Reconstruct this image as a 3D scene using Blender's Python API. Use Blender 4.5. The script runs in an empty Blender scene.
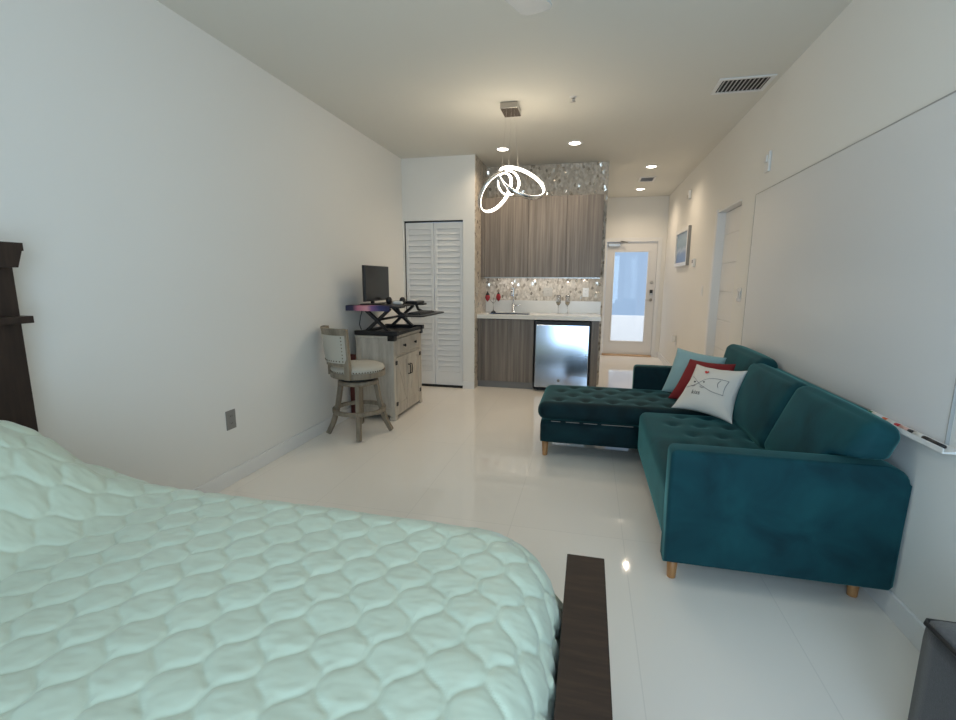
import bpy, bmesh, math, random
from mathutils import Vector, Matrix, noise
random.seed(7)
S = bpy.context.scene
COL = S.collection
PI = math.pi
R = math.radians
L_, R_, H_ = -2.267, 1.259, 2.78          # left wall, right wall, ceiling
YC, YB, YE, YR = 5.578, 6.22, 8.85, -0.75  # closet front, kitchen back wall, entry wall, window wall

# ------------------------------------------------------------------ materials
MATS = {}
def nt(m):
    return m.node_tree.nodes, m.node_tree.links
def mat(name, col, rough=0.5, metal=0.0, spec=0.5, sheen=0.0, coat=0.0, emit=None, estr=0.0, trans=0.0,
        vary=0.0, vscale=8.0, bump=0.0, bscale=60.0):
    if name in MATS: return MATS[name]
    m = bpy.data.materials.new(name); m.use_nodes = True
    N, K = nt(m); b = N['Principled BSDF']
    b.inputs['Base Color'].default_value = (*col, 1)
    b.inputs['Roughness'].default_value = rough
    b.inputs['Metallic'].default_value = metal
    b.inputs['Specular IOR Level'].default_value = spec
    b.inputs['Sheen Weight'].default_value = sheen
    b.inputs['Coat Weight'].default_value = coat
    b.inputs['Transmission Weight'].default_value = trans
    if emit:
        b.inputs['Emission Color'].default_value = (*emit, 1)
        b.inputs['Emission Strength'].default_value = estr
    tc = N.new('ShaderNodeTexCoord')
    if vary > 0:
        t = N.new('ShaderNodeTexNoise'); t.inputs['Scale'].default_value = vscale; t.inputs['Detail'].default_value = 4
        K.new(tc.outputs['Object'], t.inputs['Vector'])
        r = N.new('ShaderNodeValToRGB')
        r.color_ramp.elements[0].position = 0.3; r.color_ramp.elements[1].position = 0.7
        r.color_ramp.elements[0].color = (*[c*(1-vary) for c in col], 1)
        r.color_ramp.elements[1].color = (*[min(1, c*(1+vary)) for c in col], 1)
        K.new(t.outputs['Fac'], r.inputs['Fac']); K.new(r.outputs['Color'], b.inputs['Base Color'])
    if bump > 0:
        t2 = N.new('ShaderNodeTexNoise'); t2.inputs['Scale'].default_value = bscale; t2.inputs['Detail'].default_value = 3
        K.new(tc.outputs['Object'], t2.inputs['Vector'])
        bp = N.new('ShaderNodeBump'); bp.inputs['Strength'].default_value = bump; bp.inputs['Distance'].default_value = 0.01
        K.new(t2.outputs['Fac'], bp.inputs['Height']); K.new(bp.outputs['Normal'], b.inputs['Normal'])
    MATS[name] = m
    return m

def grain(name, c1, c2, scale=(40, 40, 1.2), rough=0.45, c3=None, bump=0.05, nscale=1.0):
    if name in MATS: return MATS[name]
    m = bpy.data.materials.new(name); m.use_nodes = True
    N, K = nt(m); b = N['Principled BSDF']; b.inputs['Roughness'].default_value = rough
    tc = N.new('ShaderNodeTexCoord'); mp = N.new('ShaderNodeMapping'); mp.inputs['Scale'].default_value = scale
    K.new(tc.outputs['Object'], mp.inputs['Vector'])
    t = N.new('ShaderNodeTexNoise'); t.inputs['Scale'].default_value = nscale; t.inputs['Detail'].default_value = 6; t.inputs['Roughness'].default_value = 0.65
    K.new(mp.outputs['Vector'], t.inputs['Vector'])
    r = N.new('ShaderNodeValToRGB'); e = r.color_ramp.elements
    e[0].position = 0.32; e[0].color = (*c1, 1); e[1].position = 0.68; e[1].color = (*c2, 1)
    if c3:
        x = e.new(0.5); x.color = (*c3, 1)
    K.new(t.outputs['Fac'], r.inputs['Fac']); K.new(r.outputs['Color'], b.inputs['Base Color'])
    if bump:
        bp = N.new('ShaderNodeBump'); bp.inputs['Strength'].default_value = bump; bp.inputs['Distance'].default_value = 0.005
        K.new(t.outputs['Fac'], bp.inputs['Height']); K.new(bp.outputs['Normal'], b.inputs['Normal'])
    MATS[name] = m
    return m

def floor_mat():
    m = bpy.data.materials.new('polished_tile'); m.use_nodes = True
    N, K = nt(m); b = N['Principled BSDF']
    tc = N.new('ShaderNodeTexCoord'); mp = N.new('ShaderNodeMapping')
    mp.inputs['Rotation'].default_value = (0, 0, PI/2); mp.inputs['Location'].default_value = (0.0, 0.37, 0)
    K.new(tc.outputs['Object'], mp.inputs['Vector'])
    br = N.new('ShaderNodeTexBrick'); br.offset = 0.0
    br.inputs['Color1'].default_value = (*FLOOR_COL, 1); br.inputs['Color2'].default_value = (*[c*0.985 for c in FLOOR_COL], 1)
    br.inputs['Mortar'].default_value = (*[c*0.90 for c in FLOOR_COL], 1)
    br.inputs['Scale'].default_value = 1.0; br.inputs['Mortar Size'].default_value = 0.0022
    br.inputs['Brick Width'].default_value = 1.2; br.inputs['Row Height'].default_value = 0.6
    K.new(mp.outputs['Vector'], br.inputs['Vector'])
    K.new(br.outputs['Color'], b.inputs['Base Color'])
    b.inputs['Roughness'].default_value = 0.045; b.inputs['Specular IOR Level'].default_value = 0.55
    t = N.new('ShaderNodeTexNoise'); t.inputs['Scale'].default_value = 1.6
    K.new(tc.outputs['Object'], t.inputs['Vector'])
    bp = N.new('ShaderNodeBump'); bp.inputs['Strength'].default_value = 0.012; bp.inputs['Distance'].default_value = 0.05
    K.new(t.outputs['Fac'], bp.inputs['Height']); K.new(bp.outputs['Normal'], b.inputs['Normal'])
    return m

def mosaic_mat():
    m = bpy.data.materials.new('mirror_mosaic'); m.use_nodes = True
    N, K = nt(m); b = N['Principled BSDF']
    tc = N.new('ShaderNodeTexCoord'); mp = N.new('ShaderNodeMapping'); mp.inputs['Scale'].default_value = (44, 44, 30)
    mp.inputs['Rotation'].default_value = (0, R(32), 0)
    K.new(tc.outputs['Object'], mp.inputs['Vector'])
    v = N.new('ShaderNodeTexVoronoi'); v.inputs['Scale'].default_value = 1.0; v.inputs['Randomness'].default_value = 0.55
    K.new(mp.outputs['Vector'], v.inputs['Vector'])
    r = N.new('ShaderNodeValToRGB'); e = r.color_ramp.elements
    e[0].color = (0.42, 0.37, 0.31, 1); e[1].color = (0.62, 0.555, 0.475, 1)
    sx = N.new('ShaderNodeSeparateXYZ'); K.new(v.outputs['Color'], sx.inputs[0])
    K.new(sx.outputs[0], r.inputs['Fac']); K.new(r.outputs['Color'], b.inputs['Base Color'])
    sub = N.new('ShaderNodeVectorMath'); sub.operation = 'SUBTRACT'; sub.inputs[1].default_value = (0.5, 0.5, 0.5)
    K.new(v.outputs['Color'], sub.inputs[0])
    sc = N.new('ShaderNodeVectorMath'); sc.operation = 'SCALE'; sc.inputs['Scale'].default_value = 0.40
    K.new(sub.outputs[0], sc.inputs[0])
    # only some tiles are mirror glass, the rest satin
    gt = N.new('ShaderNodeMapRange'); gt.inputs['From Min'].default_value = 0.925; gt.inputs['From Max'].default_value = 0.94
    K.new(sx.outputs[1], gt.inputs['Value'])
    rr = N.new('ShaderNodeMapRange'); rr.inputs['To Min'].default_value = 0.42; rr.inputs['To Max'].default_value = 0.10
    K.new(gt.outputs[0], rr.inputs['Value']); K.new(rr.outputs[0], b.inputs['Roughness'])
    mm = N.new('ShaderNodeMapRange'); mm.inputs['To Min'].default_value = 0.12; mm.inputs['To Max'].default_value = 0.5
    K.new(gt.outputs[0], mm.inputs['Value']); K.new(mm.outputs[0], b.inputs['Metallic'])
    g = N.new('ShaderNodeNewGeometry'); ad = N.new('ShaderNodeVectorMath'); ad.operation = 'ADD'
    K.new(g.outputs['Normal'], ad.inputs[0]); K.new(sc.outputs[0], ad.inputs[1])
    nm = N.new('ShaderNodeVectorMath'); nm.operation = 'NORMALIZE'; K.new(ad.outputs[0], nm.inputs[0])
    bp = N.new('ShaderNodeBump'); bp.inputs['Strength'].default_value = 0.15; bp.inputs['Distance'].default_value = 0.003; bp.invert = True
    K.new(v.outputs['Distance'], bp.inputs['Height']); K.new(nm.outputs[0], bp.inputs['Normal'])
    K.new(bp.outputs['Normal'], b.inputs['Normal'])
    return m

def pane_mat(name, tint=(1, 1, 1), refl=0.07, rough=0.02):
    m = bpy.data.materials.new(name); m.use_nodes = True
    N, K = nt(m)
    for n in list(N):
        if n.type == 'BSDF_PRINCIPLED': N.remove(n)
    out = [n for n in N if n.type == 'OUTPUT_MATERIAL'][0]
    t = N.new('ShaderNodeBsdfTransparent'); t.inputs[0].default_value = (*tint, 1)
    g = N.new('ShaderNodeBsdfGlossy'); g.inputs['Roughness'].default_value = rough
    mx = N.new('ShaderNodeMixShader'); mx.inputs[0].default_value = refl
    K.new(t.outputs[0], mx.inputs[1]); K.new(g.outputs[0], mx.inputs[2]); K.new(mx.outputs[0], out.inputs[0])
    return m

def picture_mat():
    m = bpy.data.materials.new('blue_seascape_print'); m.use_nodes = True
    N, K = nt(m); b = N['Principled BSDF']; b.inputs['Roughness'].default_value = 0.3
    tc = N.new('ShaderNodeTexCoord'); sx = N.new('ShaderNodeSeparateXYZ'); K.new(tc.outputs['Object'], sx.inputs[0])
    t = N.new('ShaderNodeTexNoise'); t.inputs['Scale'].default_value = 7; K.new(tc.outputs['Object'], t.inputs['Vector'])
    a = N.new('ShaderNodeMath'); a.operation = 'MULTIPLY_ADD'; a.inputs[1].default_value = 0.25
    K.new(t.outputs['Fac'], a.inputs[0])
    mr = N.new('ShaderNodeMapRange'); mr.inputs['From Min'].default_value = -0.22; mr.inputs['From Max'].default_value = 0.22
    mr.inputs['To Min'].default_value = -0.12; mr.inputs['To Max'].default_value = 0.88
    K.new(sx.outputs[2], mr.inputs['Value']); K.new(mr.outputs[0], a.inputs[2])
    r = N.new('ShaderNodeValToRGB'); e = r.color_ramp.elements
    e[0].position = 0; e[0].color = (0.10, 0.17, 0.36, 1); e[1].position = 1; e[1].color = (0.14, 0.25, 0.42, 1)
    for p, c in ((0.3, (0.13, 0.22, 0.42, 1)), (0.42, (0.40, 0.48, 0.60, 1)), (0.55, (0.16, 0.29, 0.42, 1)), (0.75, (0.25, 0.38, 0.50, 1))):
        x = e.new(p); x.color = c
    K.new(a.outputs[0], r.inputs['Fac']); K.new(r.outputs['Color'], b.inputs['Base Color'])
    return m

def mat_gradient():
    m = bpy.data.materials.new('pink_navy_mat'); m.use_nodes = True
    N, K = nt(m); b = N['Principled BSDF']; b.inputs['Roughness'].default_value = 0.7
    tc = N.new('ShaderNodeTexCoord'); sx = N.new('ShaderNodeSeparateXYZ'); K.new(tc.outputs['Object'], sx.inputs[0])
    t = N.new('ShaderNodeTexNoise'); t.inputs['Scale'].default_value = 5; K.new(tc.outputs['Object'], t.inputs['Vector'])
    a = N.new('ShaderNodeMath'); a.operation = 'MULTIPLY_ADD'; a.inputs[1].default_value = 0.3; K.new(t.outputs['Fac'], a.inputs[0])
    mr = N.new('ShaderNodeMapRange'); mr.inputs['From Min'].default_value = -0.2; mr.inputs['From Max'].default_value = 0.2
    mr.inputs['To Min'].default_value = -0.15; mr.inputs['To Max'].default_value = 0.85
    K.new(sx.outputs[0], mr.inputs['Value']); K.new(mr.outputs[0], a.inputs[2])
    r = N.new('ShaderNodeValToRGB'); e = r.color_ramp.elements
    e[0].position = 0.05; e[0].color = (0.03, 0.03, 0.07, 1); e[1].position = 0.95; e[1].color = (0.03, 0.03, 0.09, 1)
    for p, c in ((0.22, (0.55, 0.18, 0.25, 1)), (0.45, (0.72, 0.33, 0.38, 1)), (0.6, (0.25, 0.12, 0.30, 1)), (0.75, (0.05, 0.05, 0.16, 1))):
        x = e.new(p); x.color = c
    K.new(a.outputs[0], r.inputs['Fac']); K.new(r.outputs['Color'], b.inputs['Base Color'])
    return m

def velvet_mat(name, c1, c2, c3):
    m = bpy.data.materials.new(name); m.use_nodes = True
    N, K = nt(m); b = N['Principled BSDF']; b.inputs['Roughness'].default_value = 0.75
    b.inputs['Sheen Weight'].default_value = 0.35; b.inputs['Sheen Roughness'].default_value = 0.35
    b.inputs['Sheen Tint'].default_value = (0.25, 0.75, 0.75, 1); b.inputs['Specular IOR Level'].default_value = 0.2
    tc = N.new('ShaderNodeTexCoord')
    t = N.new('ShaderNodeTexNoise'); t.inputs['Scale'].default_value = 4.5; t.inputs['Detail'].default_value = 5; t.inputs['Distortion'].default_value = 0.6
    K.new(tc.outputs['Object'], t.inputs['Vector'])
    r = N.new('ShaderNodeValToRGB'); e = r.color_ramp.elements
    e[0].position = 0.30; e[0].color = (*c1, 1); e[1].position = 0.72; e[1].color = (*c3, 1)
    x = e.new(0.45); x.color = (*c2, 1)
    K.new(t.outputs['Fac'], r.inputs['Fac']); K.new(r.outputs['Color'], b.inputs['Base Color'])
    t2 = N.new('ShaderNodeTexNoise'); t2.inputs['Scale'].default_value = 220
    K.new(tc.outputs['Object'], t2.inputs['Vector'])
    bp = N.new('ShaderNodeBump'); bp.inputs['Strength'].default_value = 0.12; bp.inputs['Distance'].default_value = 0.003
    K.new(t2.outputs['Fac'], bp.inputs['Height']); K.new(bp.outputs['Normal'], b.inputs['Normal'])
    return m

FLOOR_COL = (0.87, 0.815, 0.745)
M_wall = mat('painted_wall', (0.78, 0.768, 0.735), 0.55, spec=0.25, bump=0.02, bscale=140)
M_ceil = mat('painted_ceiling', (0.70, 0.685, 0.63), 0.75, spec=0.2, bump=0.02, bscale=140)
M_trim = mat('white_gloss_paint', (0.76, 0.76, 0.755), 0.3)
M_door = mat('white_door_paint', (0.74, 0.73, 0.72), 0.35)
M_louver = mat('white_louvre_paint', (0.74, 0.745, 0.745), 0.4)
M_floor = floor_mat()
M_mosaic = mosaic_mat()
M_black = mat('black_plastic', (0.012, 0.012, 0.014), 0.45, vary=0.1)
M_darkmetal = mat('black_metal', (0.016, 0.015, 0.015), 0.4, metal=0.3, vary=0.1)
M_gap = mat('dark_gap', (0.01, 0.01, 0.01), 0.8)
M_chrome = mat('chrome', (0.75, 0.75, 0.76), 0.12, metal=1.0)
M_nickel = mat('brushed_nickel', (0.55, 0.53, 0.51), 0.32, metal=1.0)
M_steel = mat('stainless_steel', (0.66, 0.73, 0.87), 0.14, metal=1.0)
M_lam = grain('grey_ash_laminate', (0.112, 0.094, 0.080), (0.255, 0.220, 0.190), (42, 42, 0.9), 0.42, c3=(0.172, 0.147, 0.127), bump=0.0)
M_quartz = mat('white_quartz', (0.70, 0.69, 0.66), 0.16, vary=0.03, vscale=6)
M_whitewood = grain('whitewashed_oak', (0.38, 0.335, 0.28), (0.56, 0.515, 0.44), (9, 9, 1.2), 0.6, c3=(0.48, 0.43, 0.365), nscale=2.0)
M_stoolwood = grain('weathered_grey_wood', (0.16, 0.13, 0.095), (0.30, 0.255, 0.195), (20, 20, 2.5), 0.6, c3=(0.23, 0.19, 0.14))
M_cream = mat('cream_upholstery', (0.46, 0.435, 0.375), 0.85, sheen=0.1, bump=0.08, bscale=300)
M_nail = mat('bronze_nailhead', (0.12, 0.085, 0.055), 0.35, metal=0.9)
M_esp = grain('espresso_wood', (0.020, 0.009, 0.004), (0.046, 0.023, 0.012), (3, 22, 22), 0.6, c3=(0.029, 0.014, 0.008), nscale=2.0)
M_espv = grain('espresso_wood_upright', (0.014, 0.008, 0.006), (0.036, 0.020, 0.014), (22, 22, 3), 0.42, nscale=2.0)
M_bareboard = grain('bare_brown_wood', (0.20, 0.12, 0.07), (0.30, 0.19, 0.12), (22, 22, 2), 0.6)
M_leg = grain('honey_oak', (0.30, 0.13, 0.045), (0.48, 0.24, 0.09), (40, 40, 5), 0.45)
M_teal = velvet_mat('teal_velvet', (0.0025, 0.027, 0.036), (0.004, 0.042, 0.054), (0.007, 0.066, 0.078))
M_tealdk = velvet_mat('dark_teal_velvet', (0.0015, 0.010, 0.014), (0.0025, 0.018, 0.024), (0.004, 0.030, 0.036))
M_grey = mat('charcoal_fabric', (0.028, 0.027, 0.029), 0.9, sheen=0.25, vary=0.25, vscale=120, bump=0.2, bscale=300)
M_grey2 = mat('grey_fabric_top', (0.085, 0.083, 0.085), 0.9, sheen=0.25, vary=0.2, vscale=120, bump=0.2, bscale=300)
M_blueP = mat('aqua_cotton', (0.26, 0.42, 0.45), 0.85, sheen=0.2, bump=0.1, bscale=250)
M_redP = mat('red_cotton', (0.19, 0.008, 0.012), 0.85, sheen=0.0, bump=0.1, bscale=250)
M_whiteP = mat('white_canvas', (0.66, 0.645, 0.61), 0.85, sheen=0.1, bump=0.1, bscale=250)
M_ink = mat('black_ink', (0.03, 0.03, 0.035), 0.8)
M_inkgrey = mat('grey_ink', (0.16, 0.17, 0.20), 0.8)
M_heart = mat('red_ink', (0.55, 0.03, 0.03), 0.7)
M_board = mat('whiteboard_enamel', (0.72, 0.725, 0.73), 0.24)
M_alu = mat('satin_aluminium', (0.50, 0.50, 0.50), 0.35, metal=0.8)
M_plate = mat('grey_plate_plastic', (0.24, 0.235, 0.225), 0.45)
M_whiteplastic = mat('white_plastic', (0.74, 0.74, 0.73), 0.35)
M_beigeplastic = mat('almond_plastic', (0.50, 0.47, 0.42), 0.4)
M_led = mat('led_strip', (1, 1, 1), 0.4, emit=(1.0, 0.93, 0.80), estr=3.2)
M_bulb = mat('downlight_lens', (1, 1, 1), 0.4, emit=(1.0, 0.92, 0.78), estr=9.0)
M_fan = mat('fan_blade_paint', (0.50, 0.50, 0.49), 0.45)
M_glass = pane_mat('clear_glass', refl=0.03)
M_patioglass = pane_mat('patio_glass', (0.97, 0.99, 1.0), 0.05)
M_drinkglass = mat('thin_clear_glass', (0.95, 0.95, 0.95), 0.05, trans=0.85)
M_gold = mat('gold_tint', (0.55, 0.40, 0.14), 0.25, metal=0.5)
M_redorn = mat('red_lacquer', (0.38, 0.02, 0.03), 0.3)
M_screen = mat('dark_screen', (0.012, 0.013, 0.014), 0.25)
M_maroon = mat('maroon_paint', (0.10, 0.022, 0.018), 0.5, vary=0.15)
M_thresh = grain('oak_threshold', (0.42, 0.27, 0.16), (0.60, 0.42, 0.27), (3, 30, 30), 0.5)
M_para = mat('white_stucco', (0.85, 0.85, 0.84), 0.9, bump=0.1, bscale=40)
M_mat = mat_gradient()

def quilt_mat():
    m = mat('mint_satin', (0.545, 0.62, 0.50), 0.42, spec=0.45, sheen=0.35)
    m.node_tree.nodes['Principled BSDF'].inputs['Sheen Roughness'].default_value = 0.4
    return m
M_quilt = quilt_mat()

# ------------------------------------------------------------------ mesh helpers
def bm_new(): return bmesh.new()

def box(bm, x0, x1, y0, y1, z0, z1, bev=0.0, seg=2, mtx=None):
    t = bmesh.new()
    bmesh.ops.create_cube(t, size=1.0)
    for v in t.verts:
        v.co = Vector((x0 + (v.co.x+.5)*(x1-x0), y0 + (v.co.y+.5)*(y1-y0), z0 + (v.co.z+.5)*(z1-z0)))
    if bev > 0:
        bmesh.ops.bevel(t, geom=list(t.edges), offset=bev, segments=seg, affect='EDGES', profile=0.5)
    if mtx is not None: t.transform(mtx)
    merge(bm, t); return bm

def merge(bm, t):
    t.verts.index_update()
    vs = [bm.verts.new(v.co) for v in t.verts]
    for f in t.faces:
        try:
            nf = bm.faces.new([vs[v.index] for v in f.verts]); nf.smooth = f.smooth
        except ValueError: pass
    t.free()

def sweep(bm, pts, radii, n=12, caps=True, closed=False, square=False, twist=0.0, flat=1.0):
    pts = [Vector(p) for p in pts]
    if not hasattr(radii, '__len__'): radii = [radii]*len(pts)
    rings = []; up = None; N = len(pts)
    for i, p in enumerate(pts):
        if closed: d = pts[(i+1) % N] - pts[i-1]
        else: d = pts[min(i+1, N-1)] - pts[max(i-1, 0)]
        d.normalize()
        if up is None:
            up = Vector((0, 0, 1)) if abs(d.z) < 0.9 else Vector((1, 0, 0))
        s = d.cross(up)
        if s.length < 1e-6: s = d.orthogonal()
        s.normalize(); up = s.cross(d).normalized()
        ring = []
        m = 4 if square else n
        for k in range(m):
            a = 2*PI*k/m + twist + (PI/4 if square else 0)
            q = radii[i]*(1.41421 if square else 1)
            ring.append(bm.verts.new(p + s*math.cos(a)*q + up*math.sin(a)*q*flat))
        rings.append(ring)
    m = len(rings[0])
    rng = range(N if closed else N-1)
    for i in rng:
        a, b = rings[i], rings[(i+1) % N]
        for k in range(m):
            f = bm.faces.new((a[k], a[(k+1) % m], b[(k+1) % m], b[k])); f.smooth = not square
    if caps and not closed:
        bm.faces.new(list(reversed(rings[0]))); bm.faces.new(rings[-1])
    return bm

def lathe(bm, prof, c=(0, 0, 0), n=32, mtx=None, smooth=True):
    t = bmesh.new(); rings = []
    for r, z in prof:
        if r < 1e-6: rings.append([t.verts.new((0, 0, z))])
        else: rings.append([t.verts.new((r*math.cos(2*PI*k/n), r*math.sin(2*PI*k/n), z)) for k in range(n)])
    for i in range(len(rings)-1):
        a, b = rings[i], rings[i+1]
        for k in range(n):
            k2 = (k+1) % n
            if len(a) == 1 and len(b) == 1: continue
            if len(a) == 1: f = t.faces.new((a[0], b[k2], b[k]))
            elif len(b) == 1: f = t.faces.new((a[k], a[k2], b[0]))
            else: f = t.faces.new((a[k], a[k2], b[k2], b[k]))
            f.smooth = smooth
    if mtx is not None: t.transform(mtx)
    bmesh.ops.translate(t, verts=t.verts, vec=Vector(c))
    merge(bm, t); return bm

def prism(bm, poly, axis, a0, a1, bev=0.0):
    """extrude a 2-D polygon along an axis; poly in the remaining two axes order"""
    t = bmesh.new()
    def P(p, a):
        if axis == 'x': return (a, p[0], p[1])
        if axis == 'y': return (p[0], a, p[1])
        return (p[0], p[1], a)
    A = [t.verts.new(P(p, a0)) for p in poly]; B = [t.verts.new(P(p, a1)) for p in poly]
    t.faces.new(A); t.faces.new(list(reversed(B)))
    n = len(poly)
    for i in range(n):
        t.faces.new((A[i], B[i], B[(i+1) % n], A[(i+1) % n]))
    bmesh.ops.recalc_face_normals(t, faces=t.faces)
    if bev > 0: bmesh.ops.bevel(t, geom=list(t.edges), offset=bev, segments=2, affect='EDGES', profile=0.5)
    merge(bm, t); return bm

def arcband(bm, c, r0, r1, a0, a1, z0, z1, n=20, lean=0.0):
    """curved slab between two radii / angles / heights; lean moves the top outward"""
    rows = []
    for i in range(n+1):
        a = a0 + (a1-a0)*i/n
        ca, sa = math.cos(a), math.sin(a)
        q = []
        for (r, z) in ((r0, z0), (r1, z0), (r1+lean, z1), (r0+lean, z1)):
            q.append(bm.verts.new((c[0]+r*ca, c[1]+r*sa, z)))
        rows.append(q)
    for i in range(n):
        a, b = rows[i], rows[i+1]
        for k in range(4):
            f = bm.faces.new((a[k], b[k], b[(k+1) % 4], a[(k+1) % 4])); f.smooth = False
    full = abs(abs(a1-a0)-2*PI) < 1e-4
    if not full:
        bm.faces.new(rows[0]); bm.faces.new(list(reversed(rows[-1])))
    return bm

def softbox(bm, x0, x1, y0, y1, z0, z1, r=0.05, n=(14, 14, 6), bulge=(0, 0, 0), fn=None, mtx=None):
    """rounded, padded block; bulge = outward swell of x, y and z faces; fn(co)->co for tufts etc."""
    t = bmesh.new()
    nx, ny, nz = n
    hx, hy, hz = (x1-x0)/2, (y1-y0)/2, (z1-z0)/2
    r = min(r, hx, hy, hz)
    cache = {}
    def V(i, j, k):
        key = (i, j, k)
        if key in cache: return cache[key]
        u, v, w = 2*i/nx-1, 2*j/ny-1, 2*k/nz-1
        # densify near the edges
        f = lambda q: math.copysign(abs(q)**0.8, q)
        p = Vector((f(u)*hx, f(v)*hy, f(w)*hz))
        inner = Vector((max(-hx+r, min(hx-r, p.x)), max(-hy+r, min(hy-r, p.y)), max(-hz+r, min(hz-r, p.z))))
        d = p-inner
        if d.length > 1e-9: p = inner + d.normalized()*r if d.length > 1e-9 else p
        p.x += bulge[0]*math.copysign(1, u)*(abs(u) > .999)*(1-v*v)*(1-w*w)
        p.y += bulge[1]*math.copysign(1, v)*(abs(v) > .999)*(1-u*u)*(1-w*w)
        p.z += bulge[2]*w*(1-u**4)*(1-v**4)
        p += Vector(((x0+x1)/2, (y0+y1)/2, (z0+z1)/2))
        if fn: p = fn(p, w)
        cache[key] = t.verts.new(p); return cache[key]
    def quad(a, b, c, d):
        try:
            fc = t.faces.new((a, b, c, d)); fc.smooth = True
        except ValueError: pass
    for i in range(nx):
        for j in range(ny):
            quad(V(i, j, 0), V(i, j+1, 0), V(i+1, j+1, 0), V(i+1, j, 0))
            quad(V(i, j, nz), V(i+1, j, nz), V(i+1, j+1, nz), V(i, j+1, nz))
    for i in range(nx):
        for k in range(nz):
            quad(V(i, 0, k), V(i+1, 0, k), V(i+1, 0, k+1), V(i, 0, k+1))
            quad(V(i, ny, k), V(i, ny, k+1), V(i+1, ny, k+1), V(i+1, ny, k))
    for j in range(ny):
        for k in range(nz):
            quad(V(0, j, k), V(0, j, k+1), V(0, j+1, k+1), V(0, j+1, k))
            quad(V(nx, j, k), V(nx, j+1, k), V(nx, j+1, k+1), V(nx, j, k+1))
    if mtx is not None: t.transform(mtx)
    merge(bm, t); return bm

def wpos(o):
    v = Vector((0, 0, 0))
    while o is not None:
        v += o.location; o = o.parent
    return v

def obj(name, bm, m, parent=None, origin=None, label=None):
    """link a bmesh (world coordinates) as ONE object, under parent when given"""
    me = bpy.data.meshes.new(name)
    base = wpos(parent) if parent is not None else Vector((0, 0, 0))
    o_ = Vector(origin) if origin is not None else base
    bmesh.ops.recalc_face_normals(bm, faces=bm.faces)
    bmesh.ops.translate(bm, verts=bm.verts, vec=-o_)
    bm.to_mesh(me); bm.free()
    for mm in (m if isinstance(m, (list, tuple)) else [m]): me.materials.append(mm)
    o = bpy.data.objects.new(name, me); COL.objects.link(o)
    if parent is not None: o.parent = parent
    o.location = o_ - base
    if label: o['label'] = label
    return o

def thing(name, label, cat, loc=(0, 0, 0), group=None):
    o = bpy.data.objects.new(name, None); COL.objects.link(o)
    o.location = loc; o.empty_display_size = 0.1
    return tag(o, label, cat, group)

def tag(o, label, cat, group=None):
    o['label'] = label; o['category'] = cat
    if group: o['group'] = group
    return o

def struct(name, bm, m, parent=None, origin=None):
    o = obj(name, bm, m, parent, origin)
    if parent is None: o['kind'] = 'structure'
    return o

def copy_tree(o, parent=None):
    c = o.copy(); COL.objects.link(c)
    if parent is not None: c.parent = parent
    for ch in list(o.children): copy_tree(ch, c)
    return c

def smooth(a, b_, x):
    q = max(0.0, min(1.0, (x-a)/(b_-a))); return q*q*(3-2*q)
B = lambda *a, **k: box(bm_new(), *a, **k)

# ------------------------------------------------------------------ room shell
struct('floor', B(-2.40, 1.42, YR-0.1, YE+0.1, -0.10, 0.0), M_floor)
struct('ceiling', B(-2.40, 1.42, YR-0.1, YE+0.1, H_, H_+0.12), M_ceil)
struct('wall_left', B(L_-0.1, L_, YR-0.1, YC+0.7, 0, H_), M_wall)
b = bm_new()
OY0, OY1, OZ = 4.66, 5.42, 2.045
box(b, R_, R_+0.12, YR-0.1, OY0, 0, H_); box(b, R_, R_+0.12, OY1, YE+0.1, 0, H_); box(b, R_, R_+0.12, OY0, OY1, OZ, H_)
struct('wall_right', b, M_wall)
b = bm_new()   # window wall behind the camera with a wide sliding door opening
box(b, L_, -0.86, YR-0.1, YR, 0, H_); box(b, 1.10, R_, YR-0.1, YR, 0, H_); box(b, -0.86, 1.10, YR-0.1, YR, 2.32, H_)
struct('wall_back', b, M_wall)
b = bm_new()   # closet front with the folding door opening, and the return beside the kitchen
CX0, CX1, CZ = -2.246, -1.500, 2.055
box(b, L_, CX0, YC, YC+0.1, 0, H_); box(b, CX1, -1.356, YC, YC+0.1, 0, H_); box(b, CX0, CX1, YC, YC+0.1, CZ, H_)
box(b, -1.45, -1.356, YC+0.1, YB+0.1, 0, H_)
struct('wall_closet', b, M_wall)
struct('wall_niche', B(-1.356, -1.350, YC+0.004, YB, 0, H_), M_mosaic)
struct('wall_kitchen', B(-1.356, 0.17, YB, YB+0.1, 0, H_), M_mosaic)
struct('wall_hall', B(0.07, 0.172, YB+0.1, YE, 0, H_), M_wall)
DX0, DX1, DZ = 0.235, 1.165, 2.065
b = bm_new()
box(b, 0.07, DX0, YE, YE+0.1, 0, H_); box(b, DX1, R_, YE, YE+0.1, 0, H_); box(b, DX0, DX1, YE, YE+0.1, DZ, H_)
struct('wall_entry', b, M_wall)
# baseboards
def bb(name, *a): struct(name, B(*a, bev=0.003), M_trim)
bb('baseboard_left', L_, L_+0.014, YR, YC, 0, 0.10)
bb('baseboard_right', R_-0.014, R_, YR, OY0-0.02, 0, 0.10)
bb('baseboard_hall', R_-0.014, R_, OY1+0.02, YE, 0, 0.10)
bb('baseboard_entry', DX1+0.0, R_-0.014, YE-0.014, YE, 0, 0.10)
bb('baseboard_closet', CX1, -1.352, YC-0.012, YC, 0, 0.09)
bb('baseboard_back', L_+0.014, -0.86, YR, YR+0.014, 0, 0.10)

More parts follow.
